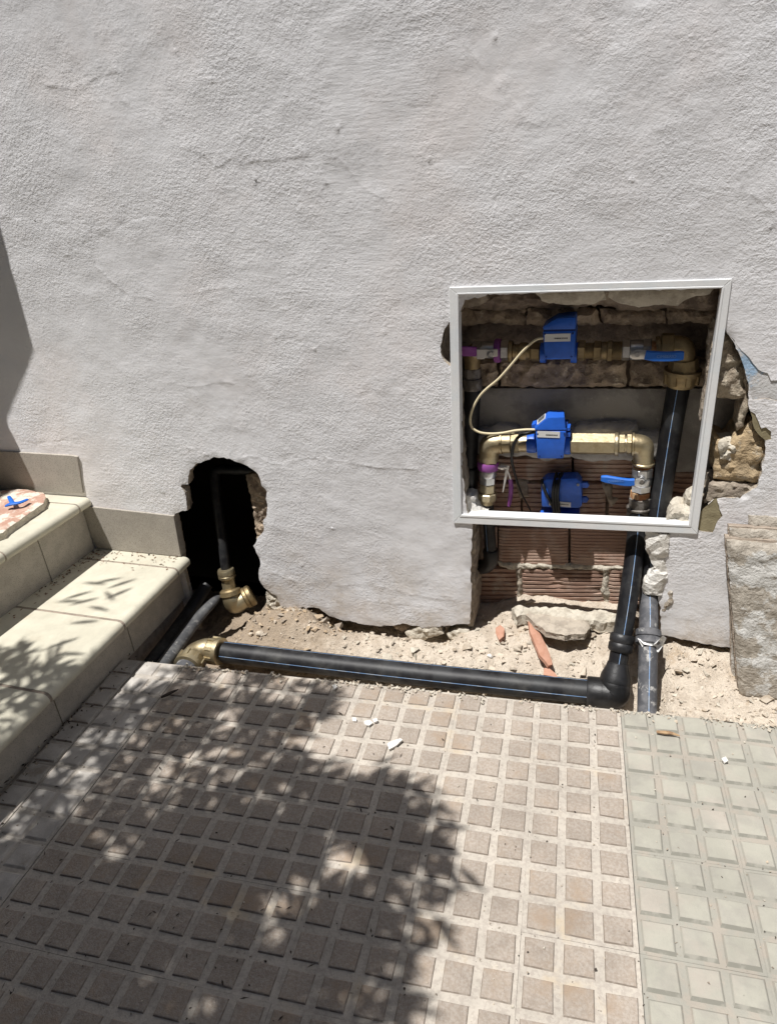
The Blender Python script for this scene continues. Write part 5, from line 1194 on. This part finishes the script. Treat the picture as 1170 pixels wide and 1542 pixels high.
m_ = MB(); f4 = V((-1.1683,0.0500,-0.0178)); m_.tube([along(f2, f3, .3), f3, V((-1.2115,0.0240,-0.0382)), V((-1.1871,0.0340,-0.0283)), f4], [.031, .0335, .033, .030, .029], 'brass', seg=24, smooth_n=6); obj('elbow_body', m_, lf, smooth=45)
m_ = MB(); m_.lathe(V((-1.1822,0.0360,-0.0237)), V((-1.1576,0.0550,-0.0144)), [(0, .031), (.15, .037), (.4, .037), (.45, .034), (.52, .037), (.85, .037), (1, .031)], 'brass_dull', seg=24); obj('nut', m_, lf, smooth=30)
def conduit(name, pts3, r, mk, label, flat):
    m_ = MB(); m_.tube(pts3, r, mk, seg=16, smooth_n=8, flat=flat); o = obj(name, m_, smooth=50); tag(o, label, 'pipe'); return o
conduit('conduit', [(-1.2593,0.0120,-0.0067), (-1.2638,-0.0200,-0.0074), (-1.2916,-0.0933,-0.0350), (-1.2887,-0.2352,-0.0500), (-1.2885,-0.3318,-0.0600)], [.006, .016, .021, .023, .023], 'conduit', 'grey dusty flattened conduit running from the left hole under the paving', .8)
conduit('conduit', [(-1.3273,0.0500,0.0089), (-1.3552,-0.0499,-0.0500), (-1.3442,-0.1995,-0.0600), (-1.3294,-0.3405,-0.0600)], [.022, .024, .024, .024], 'pe', 'black conduit pipe beside the stair foot running into the left hole', .9)

# ================================================================== LOOSE THINGS
# concrete slabs leaning on the wall at the right
def leaning(px_bl, top, w, th, label, seed, dy=0.0):
    bl, tl = V(px_bl), V(top); vdir = tl - bl; h = vdir.length; vdir.normalize(); u = V((1, -0.02, 0.012)).normalized(); wn_ = u.cross(vdir).normalized()
    if wn_.y > 0: wn_ = -wn_
    root = thing('concrete_slab', bl + u * w / 2, label, 'slab', 'slabs leaning on the wall')
    m_ = MB(); chunk(m_, [(0, 0.006), (0.01, -0.002), (w, -0.004), (w, h), (0.0, h + .001)], (bl + wn_ * .0, u, vdir, wn_), th * .45, 'slab', 'slab', amp=0.0048, grid=0.0085, sc=34, rag=0.002, seed=seed, rnd_r=0.014, rnd_d=0.010)
    obj('mortar_backing', m_, root, smooth=45)
    m_ = MB(); chunk(m_, [(-.002, 0.004), (w + .002, 0.0), (w + .002, h + .004), (-.002, h + .004)], (bl - wn_ * th * .46, u, vdir, wn_), th * .54, 'slab_edge', 'slab_edge', amp=0.002, grid=0.03, sc=30, rag=0.0012, seed=seed + 1, rnd_r=0.006, rnd_d=0.003)
    obj('tile_face', m_, root, smooth=30)
    return root
FB = (0.3125,-0.1233,-0.0280); FT = (0.2362,-0.0700,0.3847)
leaning(FB, FT, .40, .046, 'front concrete slab leaning on the wall with white crusted mortar back', 110)
leaning((FB[0] - .01, FB[1] + .055, -0.03), (0.2431,-0.0380,0.4021), .40, .028, 'thin middle slab of the three leaning on the wall', 112)
leaning((FB[0] + .03, FB[1] + .10, -0.03), (0.2849,-0.0120,0.4242), .40, .030, 'rearmost slab of the three leaning against the wall', 114)

# concrete chunk lying in the niche
def flat_chunk(name, poly, z, th, mk, label, cat, seed, tilt=(0, 0), group=None, parent=None, mk2=None, **kw):
    P_ = [V(p) for p in poly]; c = sum(P_, V()) / len(P_)
    U = V((1, 0, tilt[0])).normalized(); W_ = U.cross(V((0, 1, tilt[1])).normalized()).normalized(); Vv = W_.cross(U)
    m_ = MB(); chunk(m_, [((p - c).dot(U), (p - c).dot(Vv)) for p in P_], (c, U, Vv, W_), th, mk, mk2, seed=seed, **kw)
    o = obj(name, m_, parent, smooth=40)
    return tag(o, label, cat, group) if label else o
flat_chunk('concrete_chunk', [(-0.2626,0.0572,0.0450), (-0.2312,0.0702,0.0450), (-0.1736,0.0709,0.0450), (-0.0940,0.0625,0.0450), (-0.0655,0.0482,0.0450), (-0.0600,0.0104,0.0450), (-0.0743,-0.0239,0.0450), (-0.1265,-0.0437,0.0450), (-0.1780,-0.0353,0.0450), (-0.2240,0.0104,0.0450)], 0.045, .018, 'chunk',
           'flat broken concrete chunk lying on the dirt below the bricks', 'rubble', 120, amp=.004, grid=.009, sc=40, rnd_r=.012, rnd_d=.006, rag=.003, tilt=(-.03, -.05))
flat_chunk('sand_ledge', [(-0.2892,0.0649,0.0600), (-0.2317,0.0719,0.0650), (-0.1367,0.0766,0.0600), (-0.0254,0.0815,0.0550), (0.0473,0.0828,0.0500), (0.0441,0.0438,0.0450), (-0.0328,0.0409,0.0500), (-0.1331,0.0338,0.0550), (-0.2272,0.0357,0.0550), (-0.2720,0.0265,0.0600)], 0.06, .035, 'mortar_light',
           'pale crumbling mortar ledge along the foot of the brickwork', 'rubble', 121, amp=.010, grid=.008, sc=40, rnd_r=.016, rnd_d=.014, rag=.005)
# terracotta shards
for k, (poly, lab, tl) in enumerate((
        ([(-0.2393,0.0308,0.0000), (-0.2272,0.0266,0.0000), (-0.2122,0.0132,0.0000), (-0.1731,-0.0544,0.0000), (-0.1503,-0.1031,0.0000), (-0.1470,-0.1196,0.0000), (-0.1568,-0.1274,0.0000), (-0.1869,-0.0961,0.0000), (-0.2281,-0.0126,0.0000)], 'long pointed terracotta shard lying in front of the concrete chunk', (-.25, .1)),
        ([(-0.1727,-0.1220,-0.0300), (-0.1604,-0.1194,-0.0300), (-0.1412,-0.1350,-0.0300), (-0.1328,-0.1498,-0.0300), (-0.1718,-0.1471,-0.0300)], 'small terracotta shard against the trench pipe below the long shard', (0, .1)),
        ([(-0.3275,0.0071,-0.0100), (-0.3158,0.0194,-0.0100), (-0.2994,0.0028,-0.0100), (-0.2987,-0.0262,-0.0100), (-0.3117,-0.0416,-0.0100), (-0.3257,-0.0155,-0.0100)], 'small terracotta fragment among gravel left of the concrete chunk', (.2, .2)))):
    flat_chunk('terracotta_shard', [V(p) + V((0, 0, .012)) for p in poly], 0, .010, 'terracotta', lab, 'shard', 130 + k, tl, 'terracotta shards on the dirt', amp=.0008, grid=.01, sc=40, rnd_r=.004, rnd_d=.002, rag=.0012)
m_ = MB(); chunk(m_, [(-.012, 0), (.013, 0), (.009, .012), (.003, .030), (-.002, .024), (-.008, .010)], (V((0.2707,0.0306,-0.0200)), V((1, 0, 0)), V((0, .35, 1)).normalized(), V((0, -1, .35)).normalized()), .009, 'terracotta', amp=.001, grid=.01, rnd_r=.003, rnd_d=.002, rag=.001, seed=140)
o = obj('terracotta_shard', m_, smooth=40); tag(o, 'pointed terracotta shard standing against the wall left of the leaning slabs', 'shard', 'terracotta shards on the dirt')
# stones lying on the dirt
def stone(name, p, s, mk, label, cat, seed, group=None, fl=.7):
    r = random.Random(seed); bm = bmesh.new()
    for _ in range(26):
        v = V((r.gauss(0, 1), r.gauss(0, 1), r.gauss(0, 1))).normalized(); bm.verts.new(V((v.x * s * r.uniform(.8, 1.1), v.y * s * .8 * r.uniform(.8, 1.1), v.z * s * fl + s * fl * .7)) + V(p))
    bmesh.ops.convex_hull(bm, input=bm.verts); lv = [v for v in bm.verts if v.link_faces]; ix = {v: i for i, v in enumerate(lv)}
    m_ = MB(); m_.add([v.co for v in lv], [tuple(ix[v] for v in f.verts) for f in bm.faces], mk); bm.free()
    o = obj(name, m_, smooth=30); tag(o, label, cat, group); return o
for k, (p, s, mk, lab) in enumerate((((-1.0549,-0.1105,0.0000), .013, 'pebble', 'grey stone on the dirt mound beside the left hole'), ((-1.0858,-0.1095,0.0000), .009, 'pebble', 'smaller dark stone next to the brass fitting of the left hole'),
                                    ((-0.3058,-0.1454,-0.0200), .010, 'mortar', 'grey stone beside the trench pipe below the gravel'), ((-0.3298,-0.0821,-0.0200), .009, 'chip', 'white pebble in the gravel right of the plaster edge'),
                                    ((-0.2998,-0.0322,-0.0200), .008, 'mortar', 'dull pebble under the terracotta fragment'), ((-0.2598,-0.1095,-0.0200), .011, 'pebble', 'pinkish stone left of the long terracotta shard'))):
    stone('stone', (p[0], p[1], dirt_z(p[0], p[1])), s, mk, lab, 'stone', 150 + k, 'stones on the dirt')
# chips on the paving
flat_chunk('plaster_chip', [(-0.5022,-0.5040,0.0060), (-0.4963,-0.4961,0.0060), (-0.4753,-0.4825,0.0060), (-0.4693,-0.4855,0.0060), (-0.4776,-0.5027,0.0060), (-0.4925,-0.5191,0.0060)], 0, .005, 'chip', 'white pointed plaster chip lying on the brown tiles', 'chip', 160, (.05, .05), 'white chips on the paving', amp=.001, grid=.006, rnd_r=.003, rnd_d=.001, rag=.001)
for k, (poly, lab) in enumerate((([(-0.5830,-0.4430,0.0040), (-0.5706,-0.4378,0.0040), (-0.5578,-0.4444,0.0040), (-0.5646,-0.4553,0.0040), (-0.5775,-0.4535,0.0040)], 'thin white chip left of the pointed plaster chip'), ([(-0.5630,-0.4335,0.0060), (-0.5523,-0.4287,0.0060), (-0.5477,-0.4372,0.0060), (-0.5561,-0.4438,0.0060)], 'small pale chip nearest the trench left of the pointed chip'),
                                 ([(-0.6162,-0.4396,0.0050), (-0.6063,-0.4374,0.0050), (-0.6006,-0.4480,0.0050), (-0.6105,-0.4502,0.0050)], 'tiny pale chip on the tile joint left of the other chips'), ([(0.2414,-0.3776,0.0060), (0.2501,-0.3716,0.0060), (0.2543,-0.3825,0.0060), (0.2468,-0.3901,0.0060)], 'white chip on the smooth grey tiles'),
                                 ([(-0.7113,-0.3364,0.0060), (-0.7016,-0.3316,0.0060), (-0.6942,-0.3409,0.0060), (-0.7001,-0.3502,0.0060)], 'cream chip at the trench edge of the brown tiles'))):
    flat_chunk('plaster_chip', poly, 0, .004, 'chip', lab, 'chip', 161 + k, (.04, .02), 'white chips on the paving', amp=.001, grid=.005, rnd_r=.002, rnd_d=.001, rag=.0008)
m_ = MB(); m_.tube([(0.1070,-0.3276,0.0060), (0.1242,-0.3280,0.0080), (0.1387,-0.3268,0.0080), (0.1577,-0.3280,0.0050)], [.004, .0055, .005, .002], 'wood', seg=6, smooth_n=3, flat=.5); o = obj('wood_sliver', m_, smooth=30); tag(o, 'split brown wood sliver lying on the grey tiles', 'splinter')
m_ = MB(); m_.tube([(-1.1520,-0.4836,0.0060), (-1.1399,-0.4725,0.0080), (-1.1305,-0.4608,0.0090), (-1.1209,-0.4467,0.0080)], [.0035, .006, .005, .002], 'twig', seg=6, smooth_n=3, flat=.6); o = obj('twig', m_, smooth=30); tag(o, 'dark twig lying on the border tiles near the stair', 'twig')
# broken clay tile with a blue butterfly handle, on the second step
bt = flat_chunk('broken_tile', [(-2.0768,-0.0764,0.3680), (-1.9530,-0.0275,0.3680), (-1.8977,-0.0200,0.3680), (-1.8169,-0.0353,0.3680), (-1.7810,-0.0662,0.3680), (-1.7525,-0.1068,0.3680), (-1.7448,-0.1950,0.3680), (-1.7376,-0.2773,0.3680), (-1.7272,-0.3008,0.3680), (-1.7741,-0.3653,0.3680)], 0, .021, 'red_tile', 'broken red clay slab with pale mortar edges on the second step', 'broken slab', 170, (0, 0), mk2='mortar_light', amp=.003, grid=.010, rnd_r=.006, rnd_d=.003, rag=.0022)
m_ = MB(); m_.tube([(-1.8375,-0.1718,0.3820), (-1.8226,-0.1635,0.3860), (-1.8004,-0.1507,0.3860), (-1.7965,-0.1218,0.3840)], [.006, .010, .008, .006], 'handle_blue', seg=10, smooth_n=4, flat=.5)
m_.tube([(-1.8156,-0.1625,0.3860), (-1.8345,-0.1487,0.3920), (-1.8582,-0.1317,0.3940)], [.008, .007, .0055], 'handle_blue', seg=10, smooth_n=3, flat=.6)
o = obj('valve_handle', m_, smooth=50); tag(o, 'loose blue butterfly valve handle lying on the broken red slab', 'handle')
# litter on the steps
rl = random.Random(4)
def leaf_shape(m_, c, L, w, yaw, pitch, roll, mk, n=3, curl=.2):
    R_ = Matrix.Rotation(yaw, 3, 'Z') @ Matrix.Rotation(pitch, 3, 'Y') @ Matrix.Rotation(roll, 3, 'X'); vv = []; ff = []
    for i in range(n + 1):
        t = i / n; h = w * .5 * math.sin(PI * min(.97, max(.06, t)) ** .9); zz = -curl * L * (t - .3) ** 2
        vv += [V(c) + R_ @ V((t * L, h, zz)), V(c) + R_ @ V((t * L, -h, zz))]
    for i in range(n): ff.append((2 * i, 2 * i + 1, 2 * i + 3, 2 * i + 2))
    m_.add(vv, ff, mk)
m_ = MB()
for k in range(260):
    y = -abs(rl.gauss(0, .22)) - .01
    if rl.random() < .6: c = (rise2(y) + abs(rl.gauss(0, .025)) + .004, y, Z1 + .002)
    else: c = (rl.uniform(-1.69, -1.36), -abs(rl.gauss(0, .05)) - .01, Z1 + .002)
    if rl.random() < .55: leaf_shape(m_, c, rl.uniform(.004, .014), rl.uniform(.002, .006), rl.uniform(0, 6), rl.uniform(-.3, .1), rl.uniform(-.4, .4), 'dry_leaf', 2)
    else: crumb(m_, c, rl.choice((.001, .0018, .003)), rl.choice(('mortar', 'pebble', 'twig')), rl)
for k in range(160):                                              # along the stair foot
    y = rl.uniform(-.95, -.33); c = (rise1(y) + abs(rl.gauss(0, .03)) + .004, y, -.002)
    if rl.random() < .5: leaf_shape(m_, c, rl.uniform(.006, .02), rl.uniform(.003, .007), rl.uniform(0, 6), rl.uniform(-.3, .1), rl.uniform(-.4, .4), 'twig', 2)
    else: crumb(m_, c, rl.choice((.0015, .0025, .005)), rl.choice(('mortar', 'pebble', 'twig')), rl)
for k in range(120):
    gx = rl.uniform(-20, -6) * Pt; gy = rl.uniform(-15, 0) * Pt; c = g2w(gx, gy, .001)
    leaf_shape(m_, c, rl.uniform(.004, .016), rl.uniform(.001, .004), rl.uniform(0, 6), rl.uniform(-.2, .1), 0, 'twig', 2)
o = obj('leaf_litter', m_); tag(o, 'dry leaf crumbs and grit on the lower step and along its foot', 'litter', kind='stuff')
for k, (p, s, mk, lab) in enumerate((((-1.6343,0.0006,0.1470), .009, 'tread', 'cream pebble at the back corner of the lower step'), ((-1.4794,-0.0137,0.1470), .004, 'twig', 'dark seed near the skirting on the lower step'), ((-1.8981,0.0286,0.3430), .006, 'pebble', 'small stone by the skirting behind the broken slab'))):
    stone('stone', p, s, mk, lab, 'stone', 180 + k)

# ================================================================== OUT OF VIEW: what casts the shadows
# a shrubby tree standing left of the camera, its crown over the paving
tree = thing('oleander_tree', (-1.9, -1.9, 0), 'oleander tree with narrow leaves overhanging the paving and the steps', 'tree')
TD = -SUN_DIR / SUN_DIR.z                                          # horizontal shift per metre of drop
UPC = [p[:2] for p in [(-1.3302,-0.8302,0.0000), (-1.2375,-0.6344,0.0000), (-1.1335,-0.5376,0.0000), (-0.9345,-0.5536,0.0000), (-0.7961,-0.5498,0.0000), (-0.7282,-0.6165,0.0000), (-0.6349,-0.6547,0.0000), (-0.6419,-0.7485,0.0000), (-0.9170,-0.8156,0.0000), (-1.1626,-0.9282,0.0000), (-1.4017,-1.0213,0.0000)]]
CORE = [p[:2] for p in [(-1.7644,-1.1930,0.0000), (-1.4017,-1.0213,0.0000), (-1.1626,-0.9282,0.0000), (-0.9170,-0.8156,0.0000), (-0.6419,-0.7485,0.0000), (-0.6364,-0.6512,0.0000), (-0.5726,-0.6684,0.0000), (-0.4478,-0.6440,0.0000), (-0.4033,-0.6816,0.0000), (-0.3813,-0.7432,0.0000), (-0.3927,-0.8445,0.0000), (-0.3949,-0.9390,0.0000), (-0.3780,-1.0179,0.0000), (-0.3658,-1.1089,0.0000), (-0.3392,-1.2252,0.0000), (-1.3539,-1.5090,0.0000)]]
MID = [p[:2] for p in [(-1.1719,-0.3742,0.0000), (-1.0616,-0.3331,0.0000), (-0.7412,-0.3601,0.0000), (-0.7132,-0.4363,0.0000), (-0.7867,-0.5201,0.0000), (-0.9880,-0.5611,0.0000), (-1.1291,-0.4981,0.0000)]]
MID2 = [p[:2] for p in [(-1.2700,-0.5932,0.0000), (-1.2706,-0.4187,0.0000), (-1.1719,-0.3742,0.0000), (-1.1291,-0.4981,0.0000), (-0.9880,-0.5611,0.0000), (-1.1335,-0.5376,0.0000), (-1.2358,-0.6101,0.0000), (-1.2786,-0.6603,0.0000)]]
ST1 = [p[:2] for p in [(-1.7260,-0.5961,0.1470), (-1.5647,-0.5244,0.1470), (-1.4399,-0.5367,0.1470), (-1.3223,-0.5676,0.1470), (-1.2957,-0.6521,0.1470), (-1.2677,-0.7509,0.1470), (-1.3387,-0.7997,0.1470), (-1.4681,-0.8291,0.1470)]]
rt = random.Random(21)
leaves = MB()
tips = []
def strew(poly, n, z, lo, hi, thr, seed, sc=9.0):
    A_ = np.array(poly); x0, y0 = A_.min(0); x1, y1 = A_.max(0); k = 0; tries = 0
    while k < n and tries < n * 30:
        tries += 1
        x, y = rt.uniform(x0, x1), rt.uniform(y0, y1)
        if not inpoly(np.array([(x, y)]), poly)[0]: continue
        if noise.noise(V((x * sc, y * sc, seed))) > thr: continue
        h = rt.uniform(lo, hi); L_ = rt.uniform(.055, .10); c = V((x, y, z)) + V((-SUN_DIR.x / -SUN_DIR.z * h * 1.0, -SUN_DIR.y / -SUN_DIR.z * h, h))
        c = V((x - SUN_DIR.x / abs(SUN_DIR.z) * h, y - SUN_DIR.y / abs(SUN_DIR.z) * h, z + h))
        leaf_shape(leaves, c, L_, rt.uniform(.012, .019), rt.gauss(.8, 1.1), rt.gauss(.15, .5), rt.gauss(0, .6), 'leaf', 4, .25)
        if rt.random() < .02: tips.append(c)
        k += 1
strew(CORE, 7600, 0, 1.75, 2.6, .30, 1.7, 8.0)
strew(UPC, 820, 0, 1.75, 2.4, .24, 2.7, 11.0)
strew(MID, 430, 0, 1.8, 2.3, .16, 3.1, 11)
strew(MID2, 130, 0, 1.8, 2.3, .10, 4.1, 11)
# sprays of leaves standing out round the crown's edge
for px in [(-0.7296,-0.5569,0.0000), (-0.7293,-0.5958,0.0000), (-0.6540,-0.6297,0.0000), (-0.5902,-0.6440,0.0000), (-0.5470,-0.6299,0.0000), (-0.5063,-0.6086,0.0000), (-0.4586,-0.6089,0.0000), (-0.4107,-0.6240,0.0000), (-0.3659,-0.6673,0.0000), (-0.3415,-0.7171,0.0000), (-0.3249,-0.7606,0.0000), (-0.3464,-0.8037,0.0000), (-0.3410,-0.8524,0.0000), (-0.3090,-0.8846,0.0000), (-0.3508,-0.9338,0.0000), (-0.3276,-0.9701,0.0000), (-0.3305,-1.0164,0.0000), (-0.3259,-1.0579,0.0000), (-0.3246,-1.0977,0.0000), (-0.7268,-0.4393,0.0000), (-0.7515,-0.4766,0.0000), (-0.7834,-0.5193,0.0000), (-0.7276,-0.3836,0.0000), (-0.3774,-0.7815,0.0000), (-0.3828,-0.8970,0.0000), (-0.3662,-0.9802,0.0000), (-0.3589,-1.0457,0.0000), (-0.4224,-0.6775,0.0000), (-0.4898,-0.6577,0.0000)]:
    h = rt.uniform(1.8, 2.25); yaw0 = rt.uniform(-.6, 1.4)
    for k in range(rt.choice((7, 9, 12))):
        q = V((px[0] + rt.gauss(0, .016), px[1] + rt.gauss(0, .016), 0)); hh = h + rt.uniform(-.04, .04)
        leaf_shape(leaves, (q.x - SUN_DIR.x / abs(SUN_DIR.z) * hh, q.y - SUN_DIR.y / abs(SUN_DIR.z) * hh, hh), rt.uniform(.048, .085), rt.uniform(.012, .019), yaw0 + rt.gauss(0, .75), rt.gauss(.1, .35), rt.gauss(0, .4), 'leaf', 4, .25)
strew(ST1, 300, Z1, 1.7, 2.2, .20, 6.3, 10)
for px in [(-1.5251,-0.2421,0.1470), (-1.4781,-0.2702,0.1470), (-1.5078,-0.2008,0.1470), (-1.4197,-0.2771,0.1470), (-1.4790,-0.1564,0.1470), (-1.4085,-0.2016,0.1470), (-1.5183,-0.2959,0.1470), (-1.3954,-0.3748,0.1470), (-1.3992,-0.3255,0.1470), (-1.4298,-0.1553,0.1470), (-1.3991,-0.4545,0.1470), (-1.3285,-0.5135,0.1470)]:
    h = rt.uniform(1.75, 1.95); leaf_shape(leaves, (px[0] - SUN_DIR.x / abs(SUN_DIR.z) * h, px[1] - SUN_DIR.y / abs(SUN_DIR.z) * h, Z1 + h), .085, .017, rt.uniform(2.2, 4.2), .2, .2, 'leaf', 4, .2)
obj('foliage', leaves, tree)
m_ = MB(); base = V((-1.9, -1.9, 0)); fork = V((-1.75, -1.75, 1.3))
m_.tube([base, V((-1.88, -1.86, .6)), fork], [.06, .045, .038], 'bark', seg=10, smooth_n=5)
for c in tips[:70]:
    mid_ = fork.lerp(c, .55) + V((rt.uniform(-.08, .08), rt.uniform(-.08, .08), rt.uniform(-.05, .18)))
    m_.tube([fork, fork.lerp(mid_, .5) + V((0, 0, .05)), mid_, c], [.012, .008, .003], 'bark', seg=5, smooth_n=4)
obj('trunk', m_, tree, smooth=60)
# an added unseen panel, outlined to cast the shadow at the wall's left
sh = [(-1.7692,1.3322), (-1.6887,1.2448), (-1.6926,1.1861), (-1.7126,0.8354), (-1.9007,0.6144), (-1.9161,0.5638), (-1.8961,0.5041), (-1.8702,0.3555), (-1.8800,0.2996), (-2.3014,0.3229), (-2.6482,0.4091), (-2.1511,1.2742)]
DSH = 0.18
offs = V((SUN_DIR.x / SUN_DIR.y * -DSH, 0, -SUN_DIR.z / SUN_DIR.y * DSH))
m_ = MB(); m_.prism([(x + offs.x, -DSH, z + offs.z) for x, z in sh], (0, .02, 0), 'caster')
sh_ = thing('shadow_caster', (sh[0][0] + offs.x, 0, sh[-2][1] + offs.z), 'added unseen brown panel on iron stays, outlined to shade the left of the wall', 'caster')
obj('leaf', m_, sh_, bevel=.002)
for z in (1.35, 1.75):
    m_ = MB(); m_.tube([(-2.25, 0.0, z), (-2.25, -DSH, z)], .009, 'iron', seg=8); obj('stay', m_, sh_, smooth=60)
